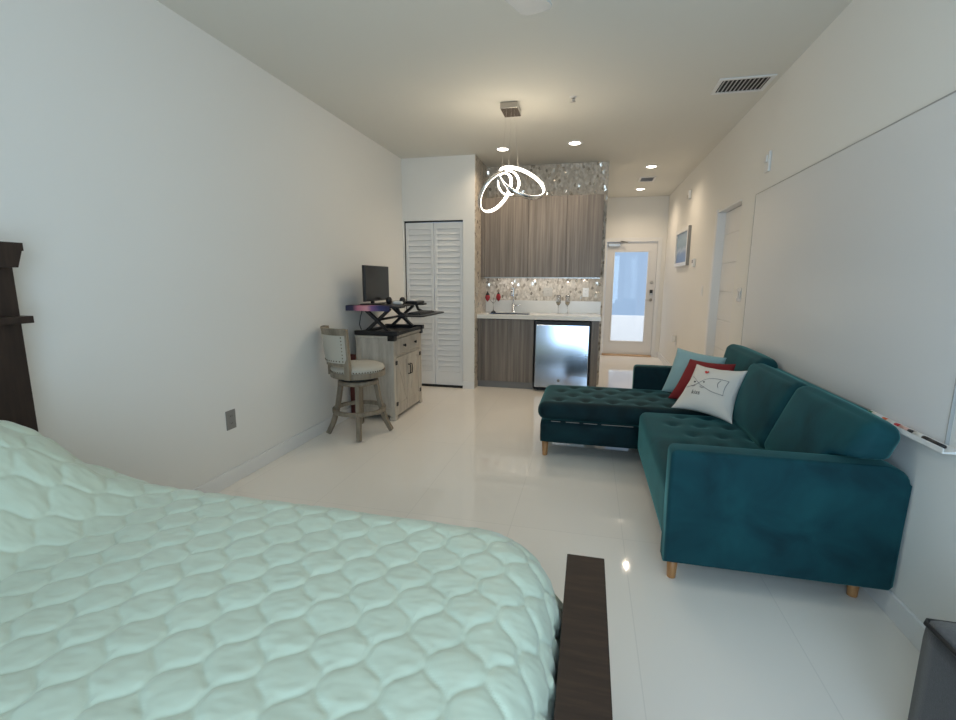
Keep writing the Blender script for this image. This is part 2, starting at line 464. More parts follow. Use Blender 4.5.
# closet folding doors (two louvred leaves)
def louvre_leaf(name, x0, x1):
    b = bm_new(); y0, y1 = YC+0.022, YC+0.055; st = 0.036
    z0, z1 = 0.028, CZ-0.022
    box(b, x0, x0+st, y0, y1, z0, z1, bev=0.003); box(b, x1-st, x1, y0, y1, z0, z1, bev=0.003)
    for (a, c) in ((z0, z0+0.17), (z1-0.075, z1)): box(b, x0+st-.002, x1-st+.002, y0, y1, a, c)
    box(b, x0+st, x1-st, y1-0.006, y1, z0+.1, z1-.05)
    for (a, c) in ((z0+0.17, z1-0.075),):
        n = int(round((c-a)/0.068))
        p = (c-a)/n
        for k in range(n):
            zc = a + p*k
            prism(b, [(y0+0.003, zc+0.004), (y0+0.011, zc+0.0), (y1-0.006, zc+p*0.96), (y1-0.014, zc+p*0.985)], 'x', x0+st-.001, x1-st+.001)
    o = struct(name, b, M_louver)
    return o
xm = (CX0+CX1)/2
louvre_leaf('door_1', CX0+0.008, xm-0.003)
d2 = louvre_leaf('door_2', xm+0.003, CX1-0.008)
k = lathe(bm_new(), [(0, 0), (0.008, 0), (0.008, 0.012), (0.016, 0.018), (0.017, 0.028), (0, 0.032)], n=16, mtx=Matrix.Rotation(PI/2, 4, 'X'), c=(xm+0.028, YC+0.022, 0.98))
obj('knob', k, M_trim, d2)
struct('trim_1', B(CX0, CX1, YC+0.012, YC+0.06, CZ-0.016, CZ-0.002), M_darkmetal)        # dark track over the folding doors
struct('trim_2', B(CX0, CX1, YC+0.004, YC+0.06, 0.0, 0.022), M_gap)                       # dark gap under them
b = bm_new(); box(b, CX0, CX0+0.006, YC+0.012, YC+0.06, 0, CZ); struct('trim_3', b, M_gap)

# pocket door in the right wall
b = bm_new(); dx = R_+0.075
box(b, dx, dx+0.04, OY0+0.002, OY1-0.002, 0.008, OZ-0.005)
ys0, ys1 = OY0+0.0, OY1-0.0
zz = 0.10
edges = [0.10, 0.385, 0.67, 0.955, 1.24, 1.525, 1.81, 2.04]
for a, c in zip(edges[:-1], edges[1:]):
    box(b, dx-0.007, dx+0.002, ys0+0.005, ys1-0.005, a+0.007, c-0.004, bev=0.003)
struct('door_4', b, M_door)
b = bm_new()
box(b, R_-0.010, R_+0.0745, OY1-0.004, OY1+0.012, 0.001, OZ+0.03); box(b, R_-0.012, R_, OY1+0.015, OY1+0.075, 0, OZ+0.03, bev=0.003)
box(b, R_-0.008, R_+0.0745, OY0+0.002, OY1-0.003, OZ-0.004, OZ+0.008)
struct('trim_4', b, M_trim)

# entry door with a tall glass light
YD = YE+0.02
b = bm_new()
GX0, GX1, GZ0, GZ1 = 0.415, 0.980, 0.272, 1.852
lx0, lx1, lz0, lz1 = DX0+0.045, DX1-0.042, 0.03, DZ-0.045
box(b, lx0, GX0, YD, YD+0.045, lz0, lz1); box(b, GX1, lx1, YD, YD+0.045, lz0, lz1)
box(b, GX0, GX1, YD, YD+0.045, lz0, GZ0); box(b, GX0, GX1, YD, YD+0.045, GZ1, lz1)
for (x0, x1, z0, z1) in ((GX0-.03, GX0, GZ0-.03, GZ1+.03), (GX1, GX1+.03, GZ0-.03, GZ1+.03), (GX0, GX1, GZ0-.03, GZ0), (GX0, GX1, GZ1, GZ1+.03)):
    box(b, x0, x1, YD-0.008, YD+0.002, z0, z1, bev=0.003)
d3 = struct('door_3', b, M_door)
obj('glass_pane', B(GX0, GX1, YD+0.02, YD+0.026, GZ0, GZ1), M_glass, d3)
b = bm_new(); lathe(b, [(0, 0), (0.027, 0), (0.027, 0.012), (0.02, 0.018), (0, 0.018)], n=20, mtx=Matrix.Rotation(PI/2, 4, 'X'), c=(1.062, YD, 1.325))
obj('deadbolt', b, M_nickel, d3)
kp = obj('keypad', B(1.035, 1.095, YD-0.022, YD, 1.10, 1.20, bev=0.006), M_nickel, d3)
obj('keypad_screen', B(1.041, 1.089, YD-0.025, YD-0.021, 1.135, 1.195), M_black, kp)
b = bm_new(); lathe(b, [(0, 0), (0.026, 0), (0.026, 0.008), (0.011, 0.012), (0.011, 0.045), (0, 0.045)], n=20, mtx=Matrix.Rotation(PI/2, 4, 'X'), c=(1.066, YD, 1.02))
sweep(b, [(1.066, YD-0.042, 1.02), (1.02, YD-0.046, 1.018), (0.96, YD-0.044, 1.016)], [0.009, 0.008, 0.007], 10)
obj('door_handle', b, M_nickel, d3)
b = bm_new(); box(b, 0.30, 0.50, YD-0.05, YD, 1.945, 2.0, bev=0.004); sweep(b, [(0.40, YD-0.03, 2.005), (0.62, YD-0.11, 2.012), (0.50, YD-0.03, 2.04)], 0.008, 8)
obj('door_closer', b, M_nickel, d3)
b = bm_new()   # frame
box(b, DX0-0.03, DX0+0.04, YE-0.015, YE+0.09, 0, DZ+0.03, bev=0.004); box(b, DX1-0.038, DX1+0.03, YE-0.015, YE+0.09, 0, DZ+0.03, bev=0.004)
box(b, DX0+0.039, DX1-0.037, YE-0.015, YE+0.09, DZ-0.04, DZ+0.03, bev=0.004)
struct('trim_5', b, M_trim)
struct('trim_6', B(DX0+0.04, DX1-0.038, YE-0.05, YE+0.08, 0.0, 0.03, bev=0.006), M_thresh)

# outside landing beyond the entry door
struct('floor_landing', B(-3.5, 4.5, YE+0.1, 10.9, -0.2, -0.02), M_para)
struct('wall_outside', B(-3.5, 4.5, 10.6, 10.75, -0.02, 0.61), M_para)

# sliding glass door behind the camera
b = bm_new(); F = 0.05
for (x0, x1, z0, z1) in ((-0.86, -0.81, 0, 2.32), (1.05, 1.10, 0, 2.32), (-0.81, 1.05, 2.27, 2.32), (-0.81, 1.05, 0, 0.05), (0.03, 0.09, 0.05, 2.27)):
    box(b, x0, x1, YR-0.09, YR-0.03, z0, z1, bev=0.004)
w1 = struct('window_1', b, M_trim)
b = bm_new(); box(b, -0.81, 0.03, YR-0.064, YR-0.058, 0.05, 2.27); box(b, 0.09, 1.05, YR-0.064, YR-0.058, 0.05, 2.27)
obj('pane', b, M_patioglass, w1)

# ------------------------------------------------------------------ ceiling fittings
dl = thing('downlight', 'round recessed ceiling light nearest the closet, above the left kitchen cabinets', 'ceiling light', (-1.0, 5.42, H_), 'recessed ceiling downlights')
b = lathe(bm_new(), [(0.059, -0.002), (0.062, -0.006), (0.082, -0.005), (0.086, 0.0)], c=(-1.0, 5.42, H_), n=28)
obj('trim_ring', b, M_whiteplastic, dl)
b = lathe(bm_new(), [(0, -0.012), (0.04, -0.010), (0.060, -0.004)], c=(-1.0, 5.42, H_), n=28)
obj('lens', b, M_bulb, dl)
LIGHTS = [(-1.0, 5.42)]
for (x, y, lab) in ((-0.215, 5.35, 'round recessed ceiling light in front of the mosaic, right of the ring pendant'),
                    (0.70, 6.60, 'round recessed ceiling light in the hallway, nearer side of the small hall vent'),
                    (0.715, 8.12, 'round recessed ceiling light at the end of the hallway before the glass entry door')):
    c = copy_tree(dl); c.location = (x, y, H_); c['label'] = lab; LIGHTS.append((x, y))

def vent(name, label, x0, x1, y0, y1, bars, along):
    t = thing(name, label, 'vent', ((x0+x1)/2, (y0+y1)/2, H_), 'ceiling air vents')
    b = bm_new(); f = 0.028
    for a in ((x0, x1, y0, y0+f), (x0, x1, y1-f, y1), (x0, x0+f, y0+f, y1-f), (x1-f, x1, y0+f, y1-f)):
        box(b, *a, H_-0.010, H_, bev=0.003)
    obj('frame', b, M_whiteplastic, t)
    obj('backing', B(x0+f, x1-f, y0+f, y1-f, H_-0.003, H_), M_gap, t)
    b = bm_new()
    for k in range(bars):
        if along == 'y':
            xc = x0+f+(x1-x0-2*f)*(k+.5)/bars
            prism(b, [(xc-0.007, H_-0.009), (xc-0.004, H_-0.010), (xc+0.007, H_-0.004), (xc+0.004, H_-0.003)], 'y', y0+f, y1-f)
        else:
            yc = y0+f+(y1-y0-2*f)*(k+.5)/bars
            prism(b, [(yc-0.007, H_-0.009), (yc-0.004, H_-0.010), (yc+0.007, H_-0.004), (yc+0.004, H_-0.003)], 'x', x0+f, x1-f)
    obj('louvre_blades', b, M_alu, t)
vent('ceiling_vent', 'large slatted air vent in the ceiling close to the right wall', 0.845, 1.215, 3.945, 4.235, 11, 'y')
vent('ceiling_vent', 'small grey air vent in the hallway ceiling between two downlights', 0.62, 0.84, 7.20, 7.52, 9, 'x')

t = thing('sprinkler', 'small fire sprinkler head in the ceiling right of the pendant canopy', 'sprinkler', (-0.19, 4.07, H_))
obj('escutcheon', lathe(bm_new(), [(0.0, -0.006), (0.018, -0.006), (0.03, 0)], c=(-0.19, 4.07, H_), n=20), M_whiteplastic, t)
b = bm_new(); sweep(b, [(-0.19, 4.07, H_-0.004), (-0.19, 4.07, H_-0.03)], 0.006, 8)
lathe(b, [(0, 0), (0.02, 0), (0.02, 0.003), (0, 0.003)], c=(-0.19, 4.07, H_-0.035), n=12)
for s in (-1, 1): sweep(b, [(-0.19+s*0.008, 4.07, H_-0.006), (-0.19+s*0.013, 4.07, H_-0.02), (-0.19, 4.07, H_-0.032)], 0.003, 6)
obj('deflector', b, M_nickel, t)

# ceiling fan (one blade tip reaches into the top of the frame)
FX, FY, FZ = -0.522, 1.70, 2.50
t = thing('ceiling_fan', 'pale ceiling fan whose blade tip shows at the top edge of the photo', 'fan', (FX, FY, FZ))
b = lathe(bm_new(), [(0, 0.28), (0.07, 0.28), (0.065, 0.22), (0.015, 0.205), (0.015, 0.11), (0.06, 0.09), (0.11, 0.06), (0.11, -0.02), (0.06, -0.06), (0, -0.065)], c=(FX, FY, FZ), n=32)
obj('motor_housing', b, M_whiteplastic, t)
for kk in range(3):
    a = math.atan2(0.91, 0.414) + kk*2*PI/3
    mt = Matrix.Translation((FX, FY, FZ)) @ Matrix.Rotation(a, 4, 'Z')
    b = bm_new()
    pl = [(0.10, -0.045), (0.22, -0.068), (0.58, -0.078), (0.605, -0.072), (0.62, -0.052), (0.62, 0.052), (0.605, 0.072), (0.58, 0.078), (0.22, 0.068), (0.10, 0.045)]
    tb = bmesh.new(); prism(tb, pl, 'z', -0.004, 0.006); tb.transform(mt @ Matrix.Rotation(R(5), 4, 'X')); merge(b, tb)
    obj('blade', b, M_fan, t)

# pendant of three light rings
PX, PY = -0.70, 4.16
t = thing('ring_pendant', 'chrome pendant lamp of three interlocked glowing rings hanging from a square canopy', 'pendant lamp', (PX, PY, H_))
obj('canopy', B(-0.775, -0.632, 4.05, 4.27, H_-0.05, H_, bev=0.004), mat('dark_chrome', (0.42, 0.40, 0.38), 0.2, metal=1.0), t)

F_PX, CAM_H = 468.6018, 1.3457
pitch, yaw, roll = 0.1684, 0.2301, 0.0051
cy, sy, cp, sp = math.cos(yaw), math.sin(yaw), math.cos(pitch), math.sin(pitch)
FW = Vector((-sy*cp, cy*cp, -sp)); RT0 = Vector((cy, sy, 0)); UP0 = RT0.cross(FW)
RT = math.cos(roll)*RT0 + math.sin(roll)*UP0; UP = -math.sin(roll)*RT0 + math.cos(roll)*UP0

def ring(parent, centre, radius, longaxis_deg, ratio, below, width, name='ring', lit=1.0):
    """a real circular band: tilted plane facing the room at an angle"""
    C = Vector(centre)
    view = (C - Vector((0, 0, CAM_H))).normalized()
    ex = view.cross(Vector((0, 0, 1))).normalized(); ez = ex.cross(view).normalized()
    a = R(longaxis_deg)
    u = ex*math.cos(a) + ez*math.sin(a); p = -ex*math.sin(a) + ez*math.cos(a)
    ph = math.acos(ratio)
    s = -1 if below else 1
    n = (-view)*math.cos(ph) + p*math.sin(ph)*s
    v = n.cross(u).normalized()
    b1, b2 = bm_new(), bm_new(); N = 72
    rw, tk = width/2, 0.009
    def build(bm, ra, rb, wa, wb):
        rows = []
        for i in range(N):
            th = 2*PI*i/N; d = u*math.cos(th)+v*math.sin(th)
            rows.append([bm.verts.new(C + d*ra - n*wa), bm.verts.new(C + d*rb - n*wb), bm.verts.new(C + d*rb + n*wb), bm.verts.new(C + d*ra + n*wa)])
        for i in range(N):
            q, w = rows[i], rows[(i+1) % N]
            for k in range(4):
                f = bm.faces.new((q[k], w[k], w[(k+1) % 4], q[(k+1) % 4])); f.smooth = True
    build(b1, radius, radius+tk*0.5, rw, rw)
    build(b2, radius-tk, radius-0.0005, rw*0.9*lit, rw*lit)
    r_ = obj(name, b1, M_chrome, parent)
    obj('light_strip', b2, M_led, r_)
    return C, u, v, n
def pix(u, v, y):
    d = FW + (u-478)/F_PX*RT + (360-v)/F_PX*UP
    return Vector((0, 0, CAM_H)) + d*(y/d.y)
CA = pix(495.5, 192.5, 4.12); CB = pix(508.4, 183, 4.16); CC = pix(521.5, 182, 4.20)
ring(t, CA, 0.184, 54, 0.56, True, 0.030)
ring(t, CB, 0.101, 100, 0.93, True, 0.030)
ring(t, CC, 0.216, -25, 0.43, False, 0.036, lit=0.85)
for (x, y, q) in ((-0.735, 4.13, CA+Vector((0.05, 0, 0.17))), (-0.68, 4.19, CC+Vector((-0.03, 0, 0.115))), (-0.70, 4.16, CB+Vector((0.0, 0, 0.11)))):
    obj('cable', sweep(bm_new(), [(x, y, H_-0.05), q], 0.0007, 6), M_nickel, t)

# ------------------------------------------------------------------ kitchen
# upper cabinet, one unit with three doors
UY = 5.885
t = thing('wall_cabinet', 'grey wood grain wall cabinet with three doors over the sink counter', 'cabinet', (-0.59, UY+0.16, 1.38))
obj('carcass', B(-1.349, 0.118, UY+0.02, YB-0.002, 1.385, 2.339), M_lam, t)
for (x0, x1) in ((-1.30, -0.757), (-0.753, -0.297), (-0.293, 0.122)):
    obj('door', B(x0, x1, UY, UY+0.019, 1.388, 2.342, bev=0.0012), M_lam, t)
obj('filler_strip', B(-1.349, -1.303, UY+0.004, UY+0.02, 1.385, 2.339), M_lam, t)
obj('light_rail', B(-1.30, 0.118, UY+0.004, UY+0.016, 1.374, 1.386), M_alu, t)

KY = 5.72
t = thing('sink_cabinet', 'grey wood grain base cabinet under the sink, left of the fridge', 'cabinet', (-1.0, KY+0.25, 0))
b = bm_new()
box(b, -1.348, -1.330, KY+0.02, YB-0.004, 0.085, 0.879); box(b, -0.658, -0.640, KY+0.02, YB-0.004, 0.085, 0.879)
box(b, -1.330, -0.658, KY+0.02, YB-0.004, 0.085, 0.103); box(b, -1.330, -0.658, YB-0.02, YB-0.004, 0.103, 0.70)
obj('carcass', b, M_lam, t)
obj('filler_strip', B(-1.348, -1.292, KY+0.003, KY+0.02, 0.085, 0.875), M_lam, t)
for (x0, x1) in ((-1.289, -0.967), (-0.965, -0.642)):
    obj('door', B(x0, x1, KY, KY+0.019, 0.088, 0.872, bev=0.001), M_lam, t)
obj('toe_kick', B(-1.348, -0.640, KY+0.03, KY+0.05, 0.0, 0.085), mat('grey_toe_kick', (0.20, 0.20, 0.20), 0.4), t)
t = thing('end_panel', 'narrow grey wood grain end panel closing the counter right of the fridge', 'cabinet panel', (0.09, KY+0.2, 0))
obj('front_strip', B(0.045, 0.132, KY, KY+0.02, 0.0, 0.879, bev=0.001), M_lam, t)
obj('side_panel', B(0.112, 0.132, KY+0.02, YB-0.004, 0.0, 0.879), M_lam, t)

# countertop with an undermount sink opening
t = thing('countertop', 'white quartz countertop with low upstand along the mosaic wall', 'countertop', (-0.6, 5.95, 0.88))
SX0, SX1, SY0, SY1 = -1.24, -0.72, 5.80, 6.06
b = bm_new()
box(b, -1.349, SX0, 5.685, YB-0.001, 0.88, 0.93); box(b, SX1, 0.150, 5.685, YB-0.001, 0.88, 0.93)
box(b, SX0, SX1, 5.685, SY0, 0.88, 0.93); box(b, SX0, SX1, SY1, YB-0.001, 0.88, 0.93)
obj('slab', b, M_quartz, t)
obj('upstand', B(-1.349, 0.150, YB-0.032, YB-0.001, 0.93, 1.088, bev=0.002), M_quartz, t)
t2 = thing('sink', 'stainless steel undermount sink let into the white counter', 'sink', (-0.98, 5.93, 0.72))
b = bm_new()
for a in ((SX0, SX0+.006, SY0, SY1), (SX1-.006, SX1, SY0, SY1), (SX0, SX1, SY0, SY0+.006), (SX0, SX1, SY1-.006, SY1)): box(b, *a, 0.72, 0.926)
box(b, SX0, SX1, SY0, SY1, 0.714, 0.72)
obj('basin', b, M_steel, t2)
obj('drain', lathe(bm_new(), [(0, 0.002), (0.03, 0.002), (0.042, 0.0)], c=(-0.98, 5.93, 0.7205), n=20), M_chrome, t2)

# faucet
fx, fy = -0.962, 6.11
t = thing('faucet', 'tall chrome gooseneck faucet behind the sink', 'faucet', (fx, fy, 0.93))
b = lathe(bm_new(), [(0, 0), (0.026, 0), (0.026, 0.01), (0.019, 0.016), (0.019, 0.11), (0.014, 0.12), (0, 0.12)], c=(fx, fy, 0.93), n=20)
obj('base', b, M_chrome, t)
pts = [(fx, fy, 1.03), (fx, fy, 1.15), (fx, fy, 1.25)] + [(fx+0.0, fy-0.06+0.06*math.cos(a), 1.25+0.075*math.sin(a)) for a in [R(q) for q in range(15, 181, 15)]] + [(fx, fy-0.12, 1.20)]
obj('spout', sweep(bm_new(), pts, 0.011, 12), M_chrome, t)
obj('spray_head', sweep(bm_new(), [(fx, fy-0.12, 1.215), (fx, fy-0.12, 1.15)], [0.014, 0.016], 12), M_chrome, t)
obj('handle', sweep(bm_new(), [(fx+0.015, fy, 1.02), (fx+0.05, fy-0.005, 1.025), (fx+0.10, fy-0.012, 1.035)], [0.011, 0.008, 0.006], 10), M_chrome, t)

# fridge
t = thing('mini_fridge', 'under counter fridge with a mirror bright stainless steel door', 'fridge', (-0.295, 5.95, 0))
obj('body', B(-0.628, 0.036, 5.735, 6.19, 0.02, 0.862), M_black, t)
dr = obj('door', B(-0.612, 0.022, 5.690, 5.732, 0.055, 0.818, bev=0.006, mtx=Matrix.Translation((0, 5.732, 0.818)) @ Matrix.Rotation(R(-3.8), 4, 'X') @ Matrix.Translation((0, -5.732, -0.818))), M_steel, t)
obj('top_trim', B(-0.628, 0.036, 5.700, 5.734, 0.824, 0.862, bev=0.003), M_black, t)
obj('kick_plate', B(-0.628, 0.036, 5.720, 5.734, 0.012, 0.050), M_black, t)
obj('hinge', B(-0.03, 0.024, 5.692, 5.72, 0.820, 0.834, bev=0.002), M_black, t)
obj('emblem', lathe(bm_new(), [(0, 0.003), (0.016, 0.003), (0.018, 0)], n=20, mtx=Matrix.Rotation(PI/2, 4, 'X'), c=(-0.322, 5.643, 0.150)), M_plate, dr)
for s in (-0.58, -0.01):
    obj('foot', lathe(bm_new(), [(0, 0), (0.016, 0), (0.016, 0.02), (0, 0.02)], c=(s, 5.76, 0), n=12), M_black, t)

# plates on the backsplash and niche
def plate(name, label, c, axis, w, h, m, style, group=None):
    """wall plate; axis = outward wall normal"""
    t = thing(name, label, 'outlet' if 'outlet' in name else 'switch', c, group)
    x, y, z = c; d = 0.006
    def bx(hw, z0, z1, a, bq, off=0.0, bev=0.0015):
        if axis == '-y': return B(x+off-hw, x+off+hw, y-bq, y-a, z0, z1, bev=bev)
        if axis == '+x': return B(x+a, x+bq, y+off-hw, y+off+hw, z0, z1, bev=bev)
        if axis == '-x': return B(x-bq, x-a, y+off-hw, y+off+hw, z0, z1, bev=bev)
    obj('cover_plate', bx(w/2, z-h/2, z+h/2, 0, d), m, t)
    if style == 'duplex':
        for s in (-1, 1):
            f = obj('socket', bx(w*0.22, z+s*h*0.19-h*0.12, z+s*h*0.19+h*0.12, d, d+0.002, bev=0.0006), m, t)
            o2 = bm_new()
            for q in (-1, 1):
                sl = bx(0.0012, z+s*h*0.19-0.004, z+s*h*0.19+0.005, d+0.0015, d+0.0024, off=q*w*0.08, bev=0)
                merge(o2, sl)
            obj('slots', o2, M_gap, f)
    elif style == 'rocker':
        obj('rocker', bx(w*0.22, z-h*0.28, z+h*0.28, d, d+0.004), m, t)
    elif style == 'double':
        for s in (-1, 1):
            obj('rocker', bx(w*0.15, z-h*0.28, z+h*0.28, d, d+0.004, off=s*w*0.22), M_whiteplastic, t)
    return t
yk = YB-0.0
plate('wall_outlet', 'pale grey outlet plate on the mosaic behind the counter, right of the faucet', (-0.525, yk, 1.20), '-y', 0.115, 0.115, M_beigeplastic, 'duplex', 'outlets on the mosaic')
plate('wall_outlet', 'white outlet plate on the mosaic behind the counter, near its right end', (-0.045, yk, 1.20), '-y', 0.075, 0.115, M_whiteplastic, 'duplex', 'outlets on the mosaic')
plate('light_switch', 'almond switch plate on the side of the kitchen niche beside the closet', (-1.350, 5.70, 1.205), '+x', 0.075, 0.115, M_beigeplastic, 'rocker')
plate('wall_outlet', 'grey outlet plate low on the long left wall above the bed', (L_, 2.53, 0.432), '+x', 0.082, 0.128, M_plate, 'duplex')
plate('light_switch', 'chrome double switch plate between the pocket door and the whiteboard', (R_, 4.475, 1.235), '-x', 0.115, 0.118, M_chrome, 'double')
plate('light_switch', 'white switch plate on the hall wall beyond the pocket door', (R_, 5.87, 1.24), '-x', 0.075, 0.118, M_whiteplastic, 'rocker')
t = plate('wall_outlet', 'white outlet low on the hall wall with a plugged in night light', (R_, 7.25, 0.47), '-x', 0.075, 0.118, M_whiteplastic, 'duplex')
obj('night_light', B(R_-0.06, R_-0.008, 7.215, 7.285, 0.475, 0.575, bev=0.012), M_whiteplastic, t)

# things on the counter
t = thing('ornament_stand', 'small stand with two red and black ornaments at left end of counter', 'ornament', (-1.21, 6.03, 0.93))
c = Vector((-1.21, 6.03, 0.93))
obj('foot', lathe(bm_new(), [(0, 0), (0.035, 0), (0.036, 0.008), (0.02, 0.02), (0.005, 0.03), (0, 0.03)], c=c, n=20), M_black, t)
b = sweep(bm_new(), [c+Vector((0, 0, 0.02)), c+Vector((0, 0, 0.13)), c+Vector((0.005, 0, 0.19))], 0.005, 8)
sweep(b, [c+Vector((0, 0, 0.12)), c+Vector((-0.05, 0, 0.17)), c+Vector((-0.075, 0, 0.20))], 0.004, 8)
sweep(b, [c+Vector((0, 0, 0.12)), c+Vector((0.04, 0, 0.17)), c+Vector((0.065, 0, 0.19))], 0.004, 8)
obj('stem', b, M_drinkglass, t)
for (dx_, zc, tip) in ((-0.078, 0.195, True), (0.066, 0.20, False)):
    q = obj('ornament', lathe(bm_new(), [(0, -0.055), (0.022, -0.03), (0.034, 0.0), (0.024, 0.035), (0.008, 0.055), (0, 0.06)], c=c+Vector((dx_, 0, zc)), n=16), M_redorn, t)
    obj('cap', lathe(bm_new(), [(0.026, 0.0), (0.024, 0.02), (0.010, 0.045), (0, 0.07)] if tip else [(0.018, 0.0), (0.012, 0.015), (0, 0.03)], c=c+Vector((dx_, 0, zc+(0.02 if tip else 0.042))), n=16), M_black, q)
g = thing('stemmed_glass', 'left of two clear stemmed glasses with a golden tint on the counter', 'glass', (-0.375, 6.06, 0.93), 'gold tinted glasses on the counter')
c = Vector((-0.375, 6.06, 0.93))
obj('foot', lathe(bm_new(), [(0, 0.002), (0.032, 0.002), (0.033, 0.0), (0.0, 0.0)], c=c, n=20), M_drinkglass, g)
obj('stem', sweep(bm_new(), [c+Vector((0, 0, 0.002)), c+Vector((0, 0, 0.11))], 0.0035, 8), M_drinkglass, g)
obj('bowl', lathe(bm_new(), [(0.002, 0.105), (0.02, 0.115), (0.030, 0.14), (0.030, 0.20), (0.027, 0.235), (0.0255, 0.235), (0.0285, 0.20), (0.0285, 0.14), (0.018, 0.118), (0, 0.109)], c=c, n=24), M_drinkglass, g)
obj('gold_base', lathe(bm_new(), [(0, 0.112), (0.017, 0.1185), (0.0275, 0.14), (0.0278, 0.152), (0, 0.152)], c=c, n=24), M_gold, g)
c2 = copy_tree(g); c2.location = (-0.262, 6.06, 0.93); c2['label'] = 'right of two clear stemmed glasses with a golden tint on the counter'

# ------------------------------------------------------------------ cabinet, standing desk, stool
AX0, AX1, AY0, AY1, AZ = -2.160, -1.772, 4.075, 4.825, 0.822
t = thing('side_cabinet', 'whitewashed oak cabinet with black hardware by the left wall, carrying the desk riser', 'cabinet', ((AX0+AX1)/2, (AY0+AY1)/2, 0))
b = bm_new()
p = 0.052
box(b, AX0, AX0+p, AY0, AY0+p, 0, AZ-0.02, bev=0.003); box(b, AX1-p, AX1, AY0, AY0+p, 0, AZ-0.02, bev=0.003)
box(b, AX0, AX0+p, AY1-p, AY1, 0, AZ-0.02, bev=0.003); box(b, AX1-p, AX1, AY1-p, AY1, 0, AZ-0.02, bev=0.003)
for y0 in (AY0+0.004, AY1-0.026):
    box(b, AX0+p, AX1-p, y0, y0+0.022, AZ-0.075, AZ-0.02); box(b, AX0+p, AX1-p, y0, y0+0.022, 0.05, 0.12)
    box(b, AX0+p, AX1-p, y0+0.008, y0+0.016, 0.12, AZ-0.075)
box(b, AX0+0.005, AX0+0.02, AY0+p, AY1-p, 0.05, AZ-0.02)
box(b, AX1-0.022, AX1-0.004, AY0+p, AY1-p, 0.035, 0.095)     # plinth rail
box(b, AX1-0.022, AX1-0.004, AY0+p, AY1-p, 0.612, 0.630)
box(b, AX1-0.022, AX1-0.004, AY0+p, AY1-p, AZ-0.03, AZ-0.02)
box(b, AX0+p, AX1-0.02, AY0+p, AY1-p, 0.05, 0.07)
obj('carcass', b, M_whitewood, t)
obj('top', B(AX0-0.004, AX1+0.012, AY0-0.012, AY1+0.012, AZ-0.022, AZ, bev=0.003), M_whitewood, t)
dw = obj('drawer', B(AX1-0.018, AX1+0.002, AY0+p+0.004, AY1-p-0.004, 0.634, AZ-0.034, bev=0.003), M_whitewood, t)
kn = [(0, 0), (0.007, 0), (0.007, 0.012), (0.015, 0.018), (0.015, 0.026), (0, 0.029)]
for yy in (4.315, 4.605):
    obj('knob', lathe(bm_new(), kn, n=16, mtx=Matrix.Rotation(PI/2, 4, 'Y'), c=(AX1+0.002, yy, 0.71)), M_darkmetal, dw)
ym = (AY0+AY1)/2
for s, (y0, y1) in ((1, (AY0+p+0.003, ym-0.002)), (-1, (ym+0.002, AY1-p-0.003))):
    b = bm_new(); z0, z1 = 0.098, 0.609; fr = 0.048
    box(b, AX1-0.016, AX1-0.006, y0, y1, z0, z1)
    box(b, AX1-0.018, AX1+0.002, y0, y0+fr, z0, z1, bev=0.002); box(b, AX1-0.018, AX1+0.002, y1-fr, y1, z0, z1, bev=0.002)
    box(b, AX1-0.018, AX1+0.002, y0+fr, y1-fr, z0, z0+fr, bev=0.002); box(b, AX1-0.018, AX1+0.002, y0+fr, y1-fr, z1-fr, z1, bev=0.002)
    # slanting boards, meeting in a V with the other door
    yi0, yi1 = y0+fr, y1-fr
    for k in range(-1, 5):
        ya = yi0 + k*0.062 if s > 0 else yi1 - k*0.062
    d_ = obj('door', b, M_whitewood, t)
    b2 = bm_new()
    zz0, zz1 = z0+fr, z1-fr
    ya, yb = (yi0, yi1) if s > 0 else (yi1, yi0)
    prism(b2, [(ya, zz1), (ya + s*0.035, zz1), (yb, zz0+0.06), (yb, zz0), (yb - s*0.02, zz0)], 'x', AX1-0.008, AX1-0.001)
    obj('slanted_board', b2, M_whitewood, d_)
    yh = ym - s*0.024
    b3 = sweep(bm_new(), [(AX1+0.002, yh, 0.40), (AX1+0.026, yh, 0.405), (AX1+0.030, yh, 0.45), (AX1+0.026, yh, 0.495), (AX1+0.002, yh, 0.50)], 0.006, 8)
    obj('handle', b3, M_darkmetal, d_)
    yo = (y0+0.0) if s > 0 else y1
    for zc in (0.155, 0.56):
        obj('hinge', B(AX1-0.002, AX1+0.008, yo-0.020, yo+0.020, zc-0.020, zc+0.020, bev=0.004), M_darkmetal, d_)
# black corner brackets
for (yy0, yy1) in ((AY0-0.0145, AY0+0.05), (AY1-0.05, AY1+0.0145)):
    b = bm_new(); box(b, AX1-0.055, AX1+0.0145, yy0, yy1, AZ-0.045, AZ+0.003, bev=0.002)
    obj('corner_bracket', b, M_darkmetal, t)
for yy in (AY0, AY1-0.055):
    obj('foot_cap', B(AX1-0.056, AX1+0.003, yy-0.003, yy+0.058, 0.0, 0.035, bev=0.002), M_whitewood, t)
b = B(AX0-0.004, AX0+0.05, AY0-0.004, AY0+0.05, 0.0, 0.05, bev=0.002)
obj('foot_cap', b, M_whitewood, t)

tag(obj('narrow_board', B(-2.252, -2.190, 4.10, 4.125, 0.0, 0.63, bev=0.003), M_maroon, origin=(-2.22, 4.11, 0)),
    'narrow dark red board standing in the gap between left wall and whitewashed cabinet', 'board')

